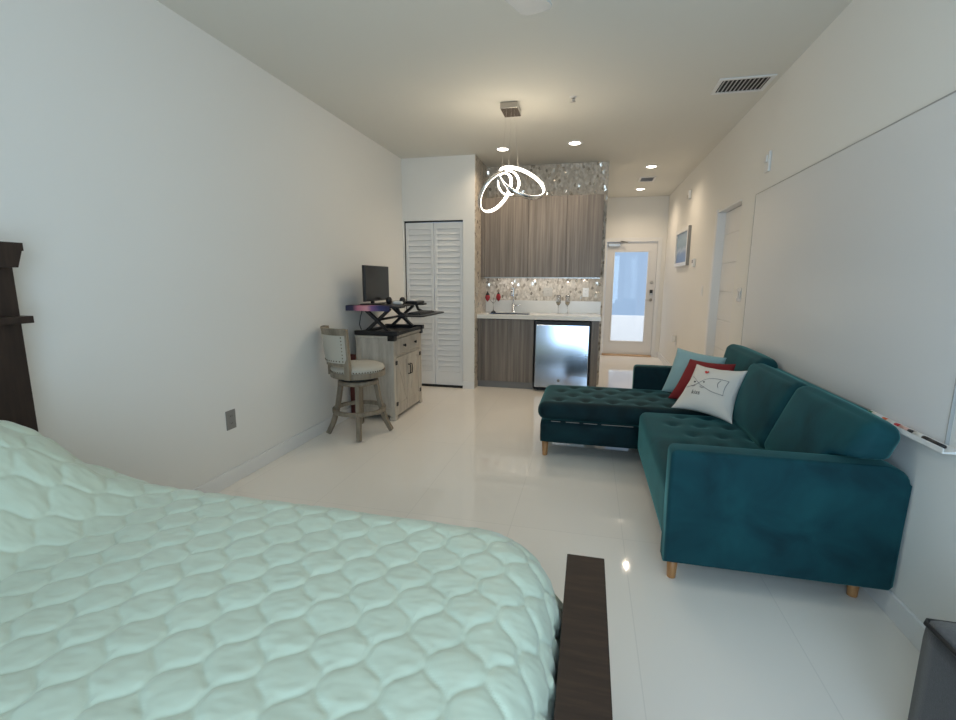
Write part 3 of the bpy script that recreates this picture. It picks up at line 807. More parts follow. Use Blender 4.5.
# desk riser
RZ = AZ+0.003
t = thing('desk_riser', 'black sit stand desk riser with scissor legs and keyboard tray on the whitewashed cabinet', 'desk riser', (-1.96, 4.45, RZ))
b = bm_new()
for yy in (4.075, 4.775):
    box(b, -2.175, -1.735, yy, yy+0.055, RZ, RZ+0.042, bev=0.006)
box(b, -2.175, -2.135, 4.10, 4.80, RZ, RZ+0.028, bev=0.004); box(b, -1.80, -1.752, 4.10, 4.80, RZ, RZ+0.028, bev=0.004)
box(b, -2.17, -1.76, 4.10, 4.80, RZ, RZ+0.006)
obj('base_frame', b, M_black, t)
DKZ = 1.085
for yy in (4.135, 4.745):
    for (xa, xb) in ((-2.08, -1.83), (-1.83, -2.08)):
        o_ = 0.012 if xa < xb else -0.012
        obj('scissor_arm', sweep(bm_new(), [(xa, yy+o_, RZ+0.03), (xb, yy+o_, DKZ-0.01)], 0.021, square=True, flat=0.6), M_black, t)
obj('cross_tube', sweep(bm_new(), [(-1.965, 4.13, (RZ+DKZ)/2+0.01), (-1.965, 4.75, (RZ+DKZ)/2+0.01)], 0.012, 10), M_black, t)
b = bm_new()
poly = [(-2.235, 4.075), (-2.235, 4.855), (-1.72, 4.855), (-1.70, 4.82), (-1.70, 4.72), (-1.77, 4.66), (-1.77, 4.27), (-1.70, 4.21), (-1.70, 4.11), (-1.72, 4.075)]
prism(b, poly, 'z', DKZ, DKZ+0.018, bev=0.003)
obj('deck', b, M_black, t)
b = bm_new(); prism(b, [(-1.76, 4.13), (-1.76, 4.80), (-1.52, 4.80), (-1.49, 4.77), (-1.49, 4.16), (-1.52, 4.13)], 'z', 1.003, 1.017, bev=0.003)
obj('keyboard_tray', b, M_black, t)
for yy in (4.20, 4.72):
    obj('tray_bracket', sweep(bm_new(), [(-1.78, yy, DKZ), (-1.76, yy, 1.04), (-1.70, yy, 1.012)], 0.012, square=True), M_black, t)
tag(obj('desk_mat', prism(bm_new(), [(4.165, DKZ+0.0185), (4.165, DKZ+0.0215), (4.075, DKZ+0.0215), (4.062, DKZ+0.018), (4.056, DKZ+0.005), (4.054, DKZ-0.030), (4.051, DKZ-0.030), (4.052, DKZ+0.006), (4.058, DKZ+0.0205), (4.072, DKZ+0.0245), (4.165, DKZ+0.0245)][::-1] if False else [(4.165, DKZ+0.0185), (4.165, DKZ+0.0215), (4.073, DKZ+0.0215), (4.062, DKZ+0.017), (4.060, DKZ-0.030), (4.063, DKZ-0.030), (4.066, DKZ+0.014), (4.075, DKZ+0.0185)], 'x', -2.245, -1.80), M_mat, origin=(-2.0, 4.17, DKZ+0.0185)),
    'pink and navy mat hanging over the near end of the black desk riser', 'mat')
# monitor
MZ = DKZ+0.022
t = thing('monitor', 'flat dark computer monitor standing on the desk riser', 'monitor', (-2.06, 4.27, MZ))
b = bm_new(); box(b, -2.15, -1.98, 4.17, 4.37, MZ, MZ+0.010, bev=0.003); obj('base', b, M_black, t)
obj('stand', B(-2.075, -2.055, 4.245, 4.295, MZ+0.008, 1.28, bev=0.003), M_black, t)
b = bm_new(); box(b, -2.035, -2.005, 4.005, 4.535, 1.145, 1.478, bev=0.004); box(b, -2.06, -2.034, 4.05, 4.49, 1.185, 1.43, bev=0.008)
cs = obj('housing', b, M_black, t)
obj('screen', B(-2.006, -2.0035, 4.013, 4.527, 1.158, 1.470), M_screen, t)
obj('power_cable', sweep(bm_new(), [(-2.12, 4.17, DKZ-0.002), (-2.14, 4.155, 1.0), (-2.15, 4.145, 0.92), (-2.13, 4.14, 0.87)], 0.004, 8), M_black, t)
# keyboard
def keyboard(name, label, c, rz, m, mk):
    t = thing(name, label, 'keyboard', c)
    mt = Matrix.Translation(c) @ Matrix.Rotation(rz, 4, 'Z')
    b = bm_new(); box(b, -0.065, 0.065, -0.21, 0.21, 0, 0.014, bev=0.003, mtx=mt); obj('case', b, m, t)
    b = bm_new()
    for i in range(5):
        for j in range(14):
            x0 = -0.055+i*0.022; y0 = -0.2+j*0.0287
            box(b, x0, x0+0.018, y0, y0+0.024, 0.013, 0.019, mtx=mt)
    o = obj('keys', b, mk, t)
keyboard('keyboard', 'black keyboard on the pull out tray of the desk riser', (-1.63, 4.46, 1.0175), 0.0, M_black, mat('dark_keys', (0.03, 0.03, 0.032), 0.5))
# headphones and small clutter on the deck
hz = DKZ+0.0185
t = thing('headphones', 'black headphones with silver band lying on the desk riser beside the monitor', 'headphones', (-1.87, 4.42, hz))
b = sweep(bm_new(), [(-1.87+0.075*math.cos(a), 4.42+0.085*math.sin(a), hz+0.03) for a in [R(q) for q in range(-20, 201, 12)]], 0.008, 8)
obj('band', b, M_alu, t)
for s in (-1, 1):
    obj('ear_cup', lathe(bm_new(), [(0, -0.02), (0.032, -0.02), (0.037, -0.01), (0.037, 0.012), (0.026, 0.022), (0, 0.022)], n=18, mtx=Matrix.Rotation(PI/2, 4, 'Y'), c=(-1.87+s*0.072, 4.385, hz+0.038)), M_black, t)
t = thing('computer_mouse', 'white computer mouse on the desk riser in front of the headphones', 'mouse', (-1.84, 4.33, hz+0.003))
b = softbox(bm_new(), -1.875, -1.775, 4.305, 4.36, hz+0.003, hz+0.036, r=0.022, n=(8, 6, 4)); obj('shell', b, M_whiteplastic, t)
obj('scroll_wheel', lathe(bm_new(), [(0, -0.004), (0.009, -0.004), (0.009, 0.004), (0, 0.004)], n=14, mtx=Matrix.Rotation(PI/2, 4, 'X'), c=(-1.80, 4.332, hz+0.030)), M_black, t)
t = thing('phone_dock', 'small black gadget dock with a white pad at the far end of the desk riser', 'gadget', (-1.80, 4.70, hz))
obj('body', B(-1.89, -1.72, 4.58, 4.81, hz, hz+0.026, bev=0.008), M_black, t)
obj('white_pad', B(-1.86, -1.78, 4.66, 4.78, hz+0.025, hz+0.033, bev=0.003), M_whiteplastic, t)

# swivel stool
sx_, sy_ = -1.935, 3.672
t = thing('counter_stool', 'weathered wood swivel counter stool with cream round seat and curved back by the left wall', 'stool', (sx_, sy_, 0))
C2 = (sx_, sy_)
b = lathe(bm_new(), [(0, 0.568), (0.220, 0.568), (0.228, 0.578), (0.229, 0.596), (0.218, 0.615), (0.18, 0.630), (0.10, 0.638), (0, 0.640)], c=(sx_, sy_, 0), n=48)
obj('seat', b, M_cream, t)
b = bm_new(); arcband(b, C2, 0.19, 0.232, 0, 2*PI, 0.528, 0.572, n=56)
lathe(b, [(0, 0.516), (0.19, 0.516), (0.19, 0.530), (0, 0.530)], c=(sx_, sy_, 0), n=40)
obj('seat_rim', b, M_stoolwood, t)
b = bm_new()
for k in range(60):
    a = 2*PI*k/60
    lathe(b, [(0, 0.005), (0.0045, 0.003), (0.006, 0)], n=6, mtx=Matrix.Rotation(a, 4, 'Z') @ Matrix.Translation((0.2285, 0, 0.583)) @ Matrix.Rotation(PI/2, 4, 'Y'), c=(sx_, sy_, 0))
nl = obj('nailhead_trim', b, M_nail, t)
obj('swivel_plate', lathe(bm_new(), [(0, 0.49), (0.15, 0.49), (0.155, 0.497), (0.155, 0.508), (0.12, 0.516), (0, 0.516)], c=(sx_, sy_, 0), n=32), M_darkmetal, t)
obj('leg_hub', lathe(bm_new(), [(0, 0.452), (0.16, 0.452), (0.170, 0.458), (0.170, 0.487), (0.16, 0.491), (0, 0.491)], c=(sx_, sy_, 0), n=36), M_stoolwood, t)
for q in (24, 114, 204, 295):
    a = R(q); d = Vector((math.cos(a), math.sin(a), 0)); o = Vector((sx_, sy_, 0))
    prof = [(0.145, 0.488), (0.158, 0.40), (0.174, 0.30), (0.194, 0.21), (0.225, 0.11), (0.272, 0.012)]
    pts = [o + d*r + Vector((0, 0, z)) for r, z in prof]
    obj('leg', sweep(bm_new(), pts, [0.019, 0.018, 0.018, 0.018, 0.018, 0.017], square=True), M_stoolwood, t)
b = bm_new(); arcband(b, C2, 0.202, 0.229, 0, 2*PI, 0.208, 0.240, n=56)
obj('foot_ring', b, M_stoolwood, t)
a0, a1 = R(186), R(278)
def post(a):
    d = Vector((math.cos(a), math.sin(a), 0)); o = Vector((sx_, sy_, 0))
    pts = [o + d*r + Vector((0, 0, z)) for r, z in ((0.238, 0.530), (0.242, 0.65), (0.254, 0.80), (0.278, 0.95))]
    return sweep(bm_new(), pts, [0.024, 0.022, 0.020, 0.019], square=True)
obj('back_post', post(a0), M_stoolwood, t); obj('back_post', post(a1), M_stoolwood, t)
def lean_band(z0, z1, th, m, name):
    f = lambda z: 0.241 + 0.037*max(0, (z-0.6)/0.35)**1.6
    b = bm_new(); n = 24; rows = []
    for i in range(n+1):
        a = a0+(a1-a0)*i/n
        rr = []
        for (z, q) in ((z0, -th/2), (z0, th/2), (z1, th/2), (z1, -th/2)):
            r = f(z)+q; rr.append(b.verts.new((sx_+r*math.cos(a), sy_+r*math.sin(a), z)))
        rows.append(rr)
    for i in range(n):
        for k in range(4):
            b.faces.new((rows[i][k], rows[i+1][k], rows[i+1][(k+1) % 4], rows[i][(k+1) % 4]))
    b.faces.new(rows[0]); b.faces.new(list(reversed(rows[-1])))
    return obj(name, b, m, t)
lean_band(0.895, 0.955, 0.034, M_stoolwood, 'top_rail')
lean_band(0.640, 0.672, 0.030, M_stoolwood, 'lower_rail')
bp_ = lean_band(0.668, 0.900, 0.040, M_cream, 'back_pad')
b = bm_new()
f = lambda z: 0.241 + 0.037*max(0, (z-0.6)/0.35)**1.6 + 0.0205
def nh(a, z):
    lathe(b, [(0, 0.005), (0.0045, 0.003), (0.0065, 0)], n=6, mtx=Matrix.Rotation(a, 4, 'Z') @ Matrix.Translation((f(z), 0, z)) @ Matrix.Rotation(PI/2, 4, 'Y'), c=(sx_, sy_, 0))
for k in range(8):
    z = 0.685+k*0.0285
    nh(a0+0.115, z); nh(a1-0.115, z)
for k in range(1, 12): nh(a0+0.115+(a1-a0-0.23)*k/12, 0.685)
obj('nailhead_trim', b, M_nail, bp_)

# ------------------------------------------------------------------ bed
t = thing('bed', 'dark espresso wood bed frame with tall headboard and low flat footboard', 'bed', (-1.1, 0.6, 0))
BY0, BY1 = -0.16, 1.40
b = bm_new()
box(b, -2.235, -2.165, BY0, BY1-0.020, 0, 1.405, bev=0.003)
hb = obj('headboard', b, M_espv, t)
b = bm_new()
prism(b, [(BY0-0.07, 1.478), (BY1-0.008, 1.478), (BY1-0.008, 1.448), (BY1-0.014, 1.448), (BY1-0.034, 1.385), (BY0-0.02, 1.385), (BY0-0.06, 1.448), (BY0-0.07, 1.448)], 'x', -2.262, -2.115)
obj('crown', b, M_espv, hb)
obj('ledge', B(-2.245, -2.12, BY0-0.06, BY1-0.005, 1.172, 1.200, bev=0.002), M_espv, hb)
obj('back_board', B(-2.262, -2.238, BY0, BY1-0.004, 0.0, 1.05), M_bareboard, hb)
fb = obj('footboard', B(-0.018, 0.058, BY0, BY1-0.028, 0.0, 0.478), M_esp, t)
obj('cap_rail', B(-0.032, 0.081, BY0-0.01, BY1-0.022, 0.476, 0.502, bev=0.0025), M_esp, fb)
for (y0, y1) in ((BY1-0.16, BY1-0.135), (BY0+0.05, BY0+0.075)):
    obj('side_rail', B(-2.17, -0.018, y0, y1, 0.12, 0.30), M_esp, t)
obj('slat_base', B(-2.16, -0.020, BY0+0.08, BY1-0.165, 0.16, 0.298), M_esp, t)
obj('mattress', softbox(bm_new(), -2.16, -0.14, BY0+0.12, BY1-0.20, 0.30, 0.535, r=0.05, n=(10, 10, 4)), M_whiteP, t)

# quilt: a sheet draped over the mattress with an ogee stitch pattern
QZ = 0.607
IX0, IX1, IY0, IY1 = -2.15, -0.20, 0.02, 1.222
RC = 0.11
def drape(s, tt):
    px, py = max(IX0, min(IX1-RC, s)), max(IY0+RC, min(IY1-RC, tt))
    ex, ey = s-px, tt-py
    l0 = math.hypot(ex, ey)
    l = max(0.0, l0-RC)
    if l0 > 1e-9:
        m_ = min(l0, RC); px += ex/l0*m_; py += ey/l0*m_
    z = QZ
    # gentle crown of the mattress
    z += 0.012*math.sin(PI*max(0, min(1, (px+2.15)/1.95)))*0.6
    x, y = px, py
    if l > 1e-9:
        r = 0.155
        dx_, dy_ = ex/l0, ey/l0
        if l < r*PI/2:
            a = l/r; hor, dn = r*math.sin(a), r*(1-math.cos(a))
        else:
            hor, dn = r + 0.75*(l-r*PI/2)*min(1, abs(dx_*dy_)*2.2), r + (l-r*PI/2)*0.96
        x += dx_*hor; y += dy_*hor; z -= dn
    if y < 1.385: x = min(x, -0.040)
    # pillows lying under the quilt at the head
    w = smooth(-1.36, -1.84, s)*smooth(1.36, 1.02, tt)*smooth(-0.2, 0.1, tt)
    z += 0.305*w + 0.02*w*math.sin(tt*9+1)
    return Vector((x, y, z))
def puff(s, tt):
    sp_, A, P_ = 0.060, 0.0285, 0.168
    s2 = s + 0.05*(tt-0.5) + 0.004*math.sin(tt*7+s*3)
    t2 = tt + 0.006*math.sin(s*9)
    ph = 2*PI*t2/P_
    best = 1e9
    k0 = int(math.floor(s2/sp_))
    for k in range(k0-1, k0+3):
        wv = math.tanh(1.35*math.cos(ph))/0.874
        cx_ = k*sp_ + (A if k % 2 == 0 else -A)*wv
        dd = abs(s2-cx_)
        sl = A*2*PI/P_*math.sin(ph)*1.35/0.874*(1-(wv*0.874)**2)
        dd /= math.sqrt(1+sl*sl)
        best = min(best, dd)
    q = min(1.0, best/0.028)
    h = 0.0050*(1-(1-q)**5) + 0.0024*q
    return h
NX, NY = 480, 380
s0, s1, t0, t1 = -2.15, 0.13, -0.20, 1.62
b = bm_new(); grid = []
for i in range(NX+1):
    row = []
    for j in range(NY+1):
        s = s0+(s1-s0)*i/NX; tt = t0+(t1-t0)*j/NY
        p0 = drape(s, tt); e = 0.004
        n_ = (drape(s+e, tt)-drape(s-e, tt)).cross(drape(s, tt+e)-drape(s, tt-e))
        n_.normalize()
        h = puff(s, tt)
        wr = noise.noise(Vector((s*9, tt*16, 0.3)))*0.0035 + noise.noise(Vector((s*30, tt*40, 4.3)))*0.0014 + noise.noise(Vector((s*26+tt*40, tt*70-s*30, 7.7)))*0.0011
        pw = smooth(-1.35, -1.7, s)
        wr += pw*(noise.noise(Vector((s*7+tt*5, tt*14-s*4, 1.7)))*0.014)
        if p0.z < 0.5: wr += noise.noise(Vector((s*4, tt*22, 2)))*0.012
        row.append(b.verts.new(p0 + n_*(h+wr)))
    grid.append(row)
for i in range(NX):
    for j in range(NY):
        f_ = b.faces.new((grid[i][j], grid[i+1][j], grid[i+1][j+1], grid[i][j+1])); f_.smooth = True
q = obj('quilt', b, M_quilt, origin=(-1.1, 0.6, 0.62))
tag(q, 'mint green satin quilt with wavy onion shaped stitching spread over the dark bed', 'quilt')

# ------------------------------------------------------------------ sofa
t = thing('sectional_sofa', 'teal velvet sectional sofa with tufted chaise and honey oak legs along the right wall', 'sofa', (0.6, 3.1, 0))
SXF, SXB = 0.385, 1.235
def tufted(spots, depth=0.022, rad=0.06):
    def fn(p, w):
        if w > 0.3:
            for (ux, uy) in spots:
                d2 = (p.x-ux)**2+(p.y-uy)**2
                p.z -= depth*math.exp(-d2/(rad*rad*0.35))*min(1, (w-0.3)/0.4)
        return p
    return fn
obj('base', softbox(bm_new(), SXF+0.012, SXB-0.02, 2.09, 4.245, 0.125, 0.30, r=0.02, n=(6, 12, 3)), M_teal, t)
spots = [(0.56+0.165*i+ (0.08 if j % 2 else 0), 2.33+0.195*j) for i in range(3) for j in range(6)]
seat = obj('seat_cushion', softbox(bm_new(), SXF, 1.04, 2.165, 3.425, 0.13, 0.432, r=0.045, n=(30, 52, 8), bulge=(0, 0, 0.012), fn=tufted(spots)), M_teal, t)
for (ux, uy) in spots:
    obj('tuft_button', lathe(bm_new(), [(0, 0.007), (0.009, 0.004), (0.012, 0)], c=(ux, uy, 0.4165), n=10), M_tealdk, seat)
# chaise
spots2 = [(-0.19+0.20*i+(0.1 if j % 2 else 0), 3.57+0.145*j) for i in range(6) for j in range(4)]
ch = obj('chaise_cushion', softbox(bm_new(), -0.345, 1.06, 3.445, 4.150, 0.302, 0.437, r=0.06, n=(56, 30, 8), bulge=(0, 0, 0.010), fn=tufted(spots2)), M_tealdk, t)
for (ux, uy) in spots2:
    obj('tuft_button', lathe(bm_new(), [(0, 0.007), (0.009, 0.004), (0.012, 0)], c=(ux, uy, 0.422), n=10), M_tealdk, ch)
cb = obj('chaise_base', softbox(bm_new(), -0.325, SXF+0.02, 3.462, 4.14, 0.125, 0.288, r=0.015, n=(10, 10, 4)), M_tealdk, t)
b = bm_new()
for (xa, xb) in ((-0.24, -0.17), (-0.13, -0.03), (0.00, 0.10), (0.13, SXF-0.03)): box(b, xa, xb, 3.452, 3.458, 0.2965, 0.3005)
obj('seam_glints', b, M_plate, ch, label='pale broken line of painted light glints along the seam under the chaise cushion')  # pale strips stand in for light glinting along the seam
# arms
arm_poly = []
ax0, ax1, az0, az1 = SXF-0.018, 1.247, 0.118, 0.628
def arm(y0, y1, m, x0, x1, z0, z1, r1=0.085, r0=0.03):
    poly = [(x0, z0), (x1-0.015, z0), (x1, z0+0.02)]
    for k in range(7):
        a = R(90*k/6); poly.append((x1-r1+r1*math.cos(a), z1-r1*0.8+r1*0.8*math.sin(a)))
    for k in range(5):
        a = R(90+90*k/4); poly.append((x0+r0+r0*math.cos(a), z1-r0+r0*math.sin(a)))
    b = bm_new(); prism(b, poly, 'y', y0, y1)
    bmesh.ops.bevel(b, geom=[e for e in b.edges if abs(e.verts[0].co.y-e.verts[1].co.y) < 1e-6], offset=0.018, segments=4, affect='EDGES', profile=0.5)
    for f_ in b.faces: f_.smooth = True
    o = obj('armrest', b, m, t)
    try:
        o.data.shade_auto_smooth(angle=R(40))
    except Exception: pass
    return o
a1_ = arm(2.050, 2.160, M_teal, SXF-0.012, 1.252, 0.108, 0.635)
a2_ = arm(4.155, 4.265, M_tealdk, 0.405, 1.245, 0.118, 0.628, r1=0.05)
# back frame and back cushions
obj('back_frame', softbox(bm_new(), 1.125, 1.243, 2.32, 4.25, 0.30, 0.790, r=0.025, n=(6, 30, 10)), M_teal, t)
def back_cushion(y0, y1, xb, xt, z0, z1, th, m, tilt_y=0.0, bul=0.03, lap=False):
    """padded block leaning back against the frame"""
    dz = z1-z0; ang = math.atan2(xt-xb, dz)
    ln = math.hypot(xt-xb, dz)
    mt = Matrix.Translation((xb, (y0+y1)/2, z0)) @ Matrix.Rotation(ang, 4, 'Y') @ Matrix.Rotation(tilt_y, 4, 'X')
    b = softbox(bm_new(), -th/2, th/2, -(y1-y0)/2, (y1-y0)/2, 0, ln, r=0.045, n=(8, 24, 30), bulge=(bul, 0.0, 0.012), mtx=mt)
    if lap:
        for v in b.verts:
            k_ = 1-smooth(0.638, 0.668, v.co.z)
            if v.co.y < 2.168: v.co.y += (2.168-v.co.y)*k_
    return obj('back_cushion', b, m, t)
back_cushion(3.36, 4.155, 1.100, 1.172, 0.47, 0.842, 0.13, M_teal, bul=0.010)
back_cushion(2.74, 3.47, 1.000, 1.148, 0.425, 0.800, 0.13, M_teal, bul=0.03)
back_cushion(2.035, 2.735, 1.000, 1.150, 0.432, 0.803, 0.13, M_teal, bul=0.03, lap=True)
# legs
def sleg(x, y, z1=0.128, r=0.026):
    obj('leg', lathe(bm_new(), [(0, 0), (r*0.72, 0), (r*0.75, 0.004), (r, z1), (0, z1)], c=(x, y, 0), n=20), M_leg, t)
sleg(0.425, 2.125); sleg(1.172, 2.17); sleg(-0.285, 3.53); sleg(-0.285, 4.08); sleg(1.16, 4.20); sleg(0.43, 4.20)

# scatter cushions
def pillow_surface(bl, br, tl, tr, th, pin=0.17):
    bl, br, tl, tr = map(Vector, (bl, br, tl, tr))
    n = ((br-bl)+(tr-tl)).cross((tl-bl)+(tr-br)).normalized()
    def S_(u, v, side=1, off=0.0):     # u,v in 0..1
        # pinched sides give pointed corners
        uu = u + pin*(0.5-u)*4*v*(1-v)
        vv = v + pin*(0.5-v)*4*u*(1-u)
        p = bl.lerp(br, uu).lerp(tl.lerp(tr, uu), vv)
        g = max(0.0, (4*u*(1-u)))**0.5*max(0.0, (4*v*(1-v)))**0.5
        return p + n*(side*(th/2)*g**0.9 + off)
    return S_, n
def scatter(name, label, bl, br, tl, tr, th, m, group=None, pin=0.14):
    S_, n = pillow_surface(bl, br, tl, tr, th, pin)
    b = bm_new(); N = 26
    fr = {}
    for side in (1, -1):
        for i in range(N+1):
            for j in range(N+1):
                edge = i in (0, N) or j in (0, N)
                if edge and side == -1: continue
                f_ = lambda q: 0.5-0.5*math.cos(PI*q)
                p = S_(f_(i/N), f_(j/N), side)
                if not edge: p = p + n*0.004*noise.noise(p*14)
                fr[(side, i, j)] = b.verts.new(p)
    def V(side, i, j):
        if i in (0, N) or j in (0, N): side = 1
        return fr[(side, i, j)]
    for side in (1, -1):
        for i in range(N):
            for j in range(N):
                q = [V(side, i, j), V(side, i+1, j), V(side, i+1, j+1), V(side, i, j+1)]
                if side < 0: q.reverse()
                f_ = b.faces.new(q); f_.smooth = True
    ctr = (Vector(bl)+Vector(br))*0.5
    o = obj(name, b, m, origin=ctr)
    tag(o, label, 'cushion', group)
    return o, S_, n
G = 'scatter cushions in the sofa corner'
scatter('scatter_cushion', 'light aqua blue cushion at the back of the three stacked cushions on the sofa corner', (0.616, 4.02, 0.452), (0.958, 3.70, 0.452), (0.724, 4.07, 0.810), (1.045, 3.88, 0.770), 0.12, M_blueP, G, 0.07)
scatter('scatter_cushion', 'dark red cushion between the aqua and the white cushion on the sofa corner', (0.629, 3.788, 0.450), (0.956, 3.463, 0.450), (0.78, 3.85, 0.757), (1.040, 3.62, 0.766), 0.11, M_redP, G, 0.09)
wo, WS, wn = scatter('scatter_cushion', 'white cushion with line drawn faces and red heart, front of the three', (0.604, 3.468, 0.458), (0.923, 3.17, 0.450), (0.80, 3.70, 0.742), (1.053, 3.40, 0.759), 0.13, M_whiteP, G)
def ink(lines, rad, m, name):
    b = bm_new()
    for ln in lines:
        pts = []
        for k in range(len(ln)-1):
            for q in range(6):
                f_ = q/6; pts.append((ln[k][0]+(ln[k+1][0]-ln[k][0])*f_, ln[k][1]+(ln[k+1][1]-ln[k][1])*f_))
        pts.append(ln[-1])
        P3 = [WS(u, v, 1, 0.0035) for u, v in pts]
        sweep(b, P3, rad, 6)
    return obj(name, b, m, wo)
def bez(p0, p1, p2, p3, n=8):
    out = []
    for k in range(n+1):
        s = k/n; a = (1-s)
        out.append((a**3*p0[0]+3*a*a*s*p1[0]+3*a*s*s*p2[0]+s**3*p3[0], a**3*p0[1]+3*a*a*s*p1[1]+3*a*s*s*p2[1]+s**3*p3[1]))
    return out
lines = [bez((0.10, 0.66), (0.22, 0.62), (0.30, 0.50), (0.42, 0.46)) + bez((0.42, 0.46), (0.55, 0.40), (0.65, 0.36), (0.84, 0.38)),
         bez((0.06, 0.42), (0.16, 0.42), (0.26, 0.46), (0.34, 0.55)) + bez((0.34, 0.55), (0.46, 0.70), (0.62, 0.70), (0.86, 0.68)),
         bez((0.86, 0.68), (0.83, 0.58), (0.83, 0.48), (0.84, 0.38)), bez((0.72, 0.66), (0.68, 0.60), (0.68, 0.55), (0.72, 0.50))]
ink(lines, 0.0014, M_inkgrey, 'line_drawing')
ink([bez((0.17, 0.46), (0.20, 0.43), (0.23, 0.43), (0.26, 0.46), 5), bez((0.37, 0.45), (0.40, 0.42), (0.43, 0.42), (0.46, 0.45), 5)], 0.0014, M_ink, 'mouths')
b = bm_new()
for (u, v) in ((0.21, 0.545), (0.415, 0.56)):
    tb = bmesh.new(); bmesh.ops.create_uvsphere(tb, u_segments=10, v_segments=6, radius=0.0055); bmesh.ops.translate(tb, verts=tb.verts, vec=WS(u, v, 1, 0.002)); merge(b, tb)
obj('eyes', b, M_ink, wo)
b = bm_new()
hp = []
for k in range(28):
    a = 2*PI*k/28
    hp.append((0.36+0.0030*16*math.sin(a)**3, 0.815+0.0030*(13*math.cos(a)-5*math.cos(2*a)-2*math.cos(3*a)-math.cos(4*a))))
cv = b.verts.new(WS(0.36, 0.825, 1, 0.004)); hv = [b.verts.new(WS(u, v, 1, 0.003)) for u, v in hp]
for k in range(28): b.faces.new((cv, hv[k], hv[(k+1) % 28]))
obj('heart_print', b, M_heart, wo)
# small lettering under the faces, laid onto the cloth
cu = bpy.data.curves.new('lettering_source', 'FONT'); cu.body = 'kiss'; cu.size = 0.13; cu.resolution_u = 3
to = bpy.data.objects.new('lettering_source', cu); COL.objects.link(to)
bpy.context.view_layer.update()
tm = to.to_mesh()
b = bm_new(); b.from_mesh(tm); to.to_mesh_clear()
bpy.data.objects.remove(to); bpy.data.curves.remove(cu)
for v in b.verts: v.co = WS(0.25+v.co.x*0.95, 0.27+v.co.y, 1, 0.0035)
obj('lettering', b, M_ink, wo)

# dark grey ottoman at the right edge
t = thing('ottoman', 'dark charcoal fabric ottoman with piped edge at the lower right by the wall', 'ottoman', (1.09, 0.95, 0))
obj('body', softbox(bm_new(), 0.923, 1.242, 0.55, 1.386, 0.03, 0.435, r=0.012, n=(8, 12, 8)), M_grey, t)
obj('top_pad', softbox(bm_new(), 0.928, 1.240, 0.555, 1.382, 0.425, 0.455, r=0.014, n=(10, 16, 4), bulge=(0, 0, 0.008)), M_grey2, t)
pts = [(0.922, 0.56, 0.440), (0.922, 1.374, 0.440), (0.933, 1.388, 0.440), (1.235, 1.388, 0.440), (1.241, 1.379, 0.440), (1.241, 0.56, 0.440), (1.23, 0.549, 0.440), (0.945, 0.549, 0.440)]
obj('piping', sweep(bm_new(), pts, 0.006, 8, closed=True), M_black, t)
for x in (0.97, 1.20):
    for y in (0.60, 1.33): obj('foot', lathe(bm_new(), [(0, 0), (0.02, 0), (0.022, 0.032), (0, 0.032)], c=(x, y, 0), n=14), M_black, t)

# ------------------------------------------------------------------ right wall
t = thing('whiteboard', 'large white dry erase board with thin frame on the right wall above the sofa', 'whiteboard', (R_, 3.1, 0.80))
WY0, WY1, WZ0, WZ1 = 1.925, 4.262, 0.784, 2.020
obj('panel', B(R_-0.010, R_, WY0, WY1, WZ0, WZ1), M_board, t)
b = bm_new(); fw = 0.006
for a in ((WY0-fw, WY1+fw, WZ1, WZ1+fw), (WY0-fw, WY1+fw, WZ0-fw, WZ0), (WY0-fw, WY0, WZ0, WZ1), (WY1, WY1+fw, WZ0, WZ1)):
    box(b, R_-0.012, R_, *a, bev=0.001)
obj('frame', b, mat('shade_grey_frame', (0.36, 0.36, 0.35), 0.4), t)  # frame darkened to grey so its colour carries the thin shadow line
b = bm_new(); prism(b, [(R_-0.016, 0.786), (R_-0.016, 0.774), (R_-0.070, 0.774), (R_-0.070, 0.792), (R_-0.066, 0.792), (R_-0.066, 0.778)], 'y', 1.835, 2.36)
obj('pen_tray', b, M_whiteplastic, t)
def marker(label, y, cap, barrel, proto=None):
    x, z = R_-0.046, 0.778+0.0085
    t = thing('dry_erase_marker', label, 'marker', (x, y, z-0.0085), 'markers on the whiteboard tray')
    mt = Matrix.Rotation(PI/2, 4, 'X')
    obj('barrel', lathe(bm_new(), [(0, -0.035), (0.0085, -0.035), (0.0085, 0.036), (0, 0.036)], n=14, mtx=mt, c=(x, y, z)), barrel, t)
    obj('cap', lathe(bm_new(), [(0, 0.036), (0.0092, 0.036), (0.0085, 0.066), (0.006, 0.070), (0, 0.070)], n=14, mtx=Matrix.Rotation(-PI/2, 4, 'X'), c=(x, y, z)), cap, t)
mk = lambda n, c: mat('marker_'+n, c, 0.35)
MW = mk('white', (0.72, 0.72, 0.70))
marker('marker with a green cap at the left end of the whiteboard tray', 2.255, mk('green', (0.02, 0.14, 0.05)), MW)
marker('marker with an orange cap on the whiteboard tray, right of the green capped one', 2.150, mk('orange', (0.60, 0.13, 0.05)), MW)
marker('marker with a red cap on the whiteboard tray, between orange and pink markers', 2.068, mk('red', (0.45, 0.02, 0.03)), mk('pink', (0.65, 0.40, 0.36)))
marker('marker with a black cap and white barrel on the whiteboard tray', 1.985, M_black, MW)
marker('all black marker nearest the right end of the whiteboard tray', 1.905, M_black, M_black)

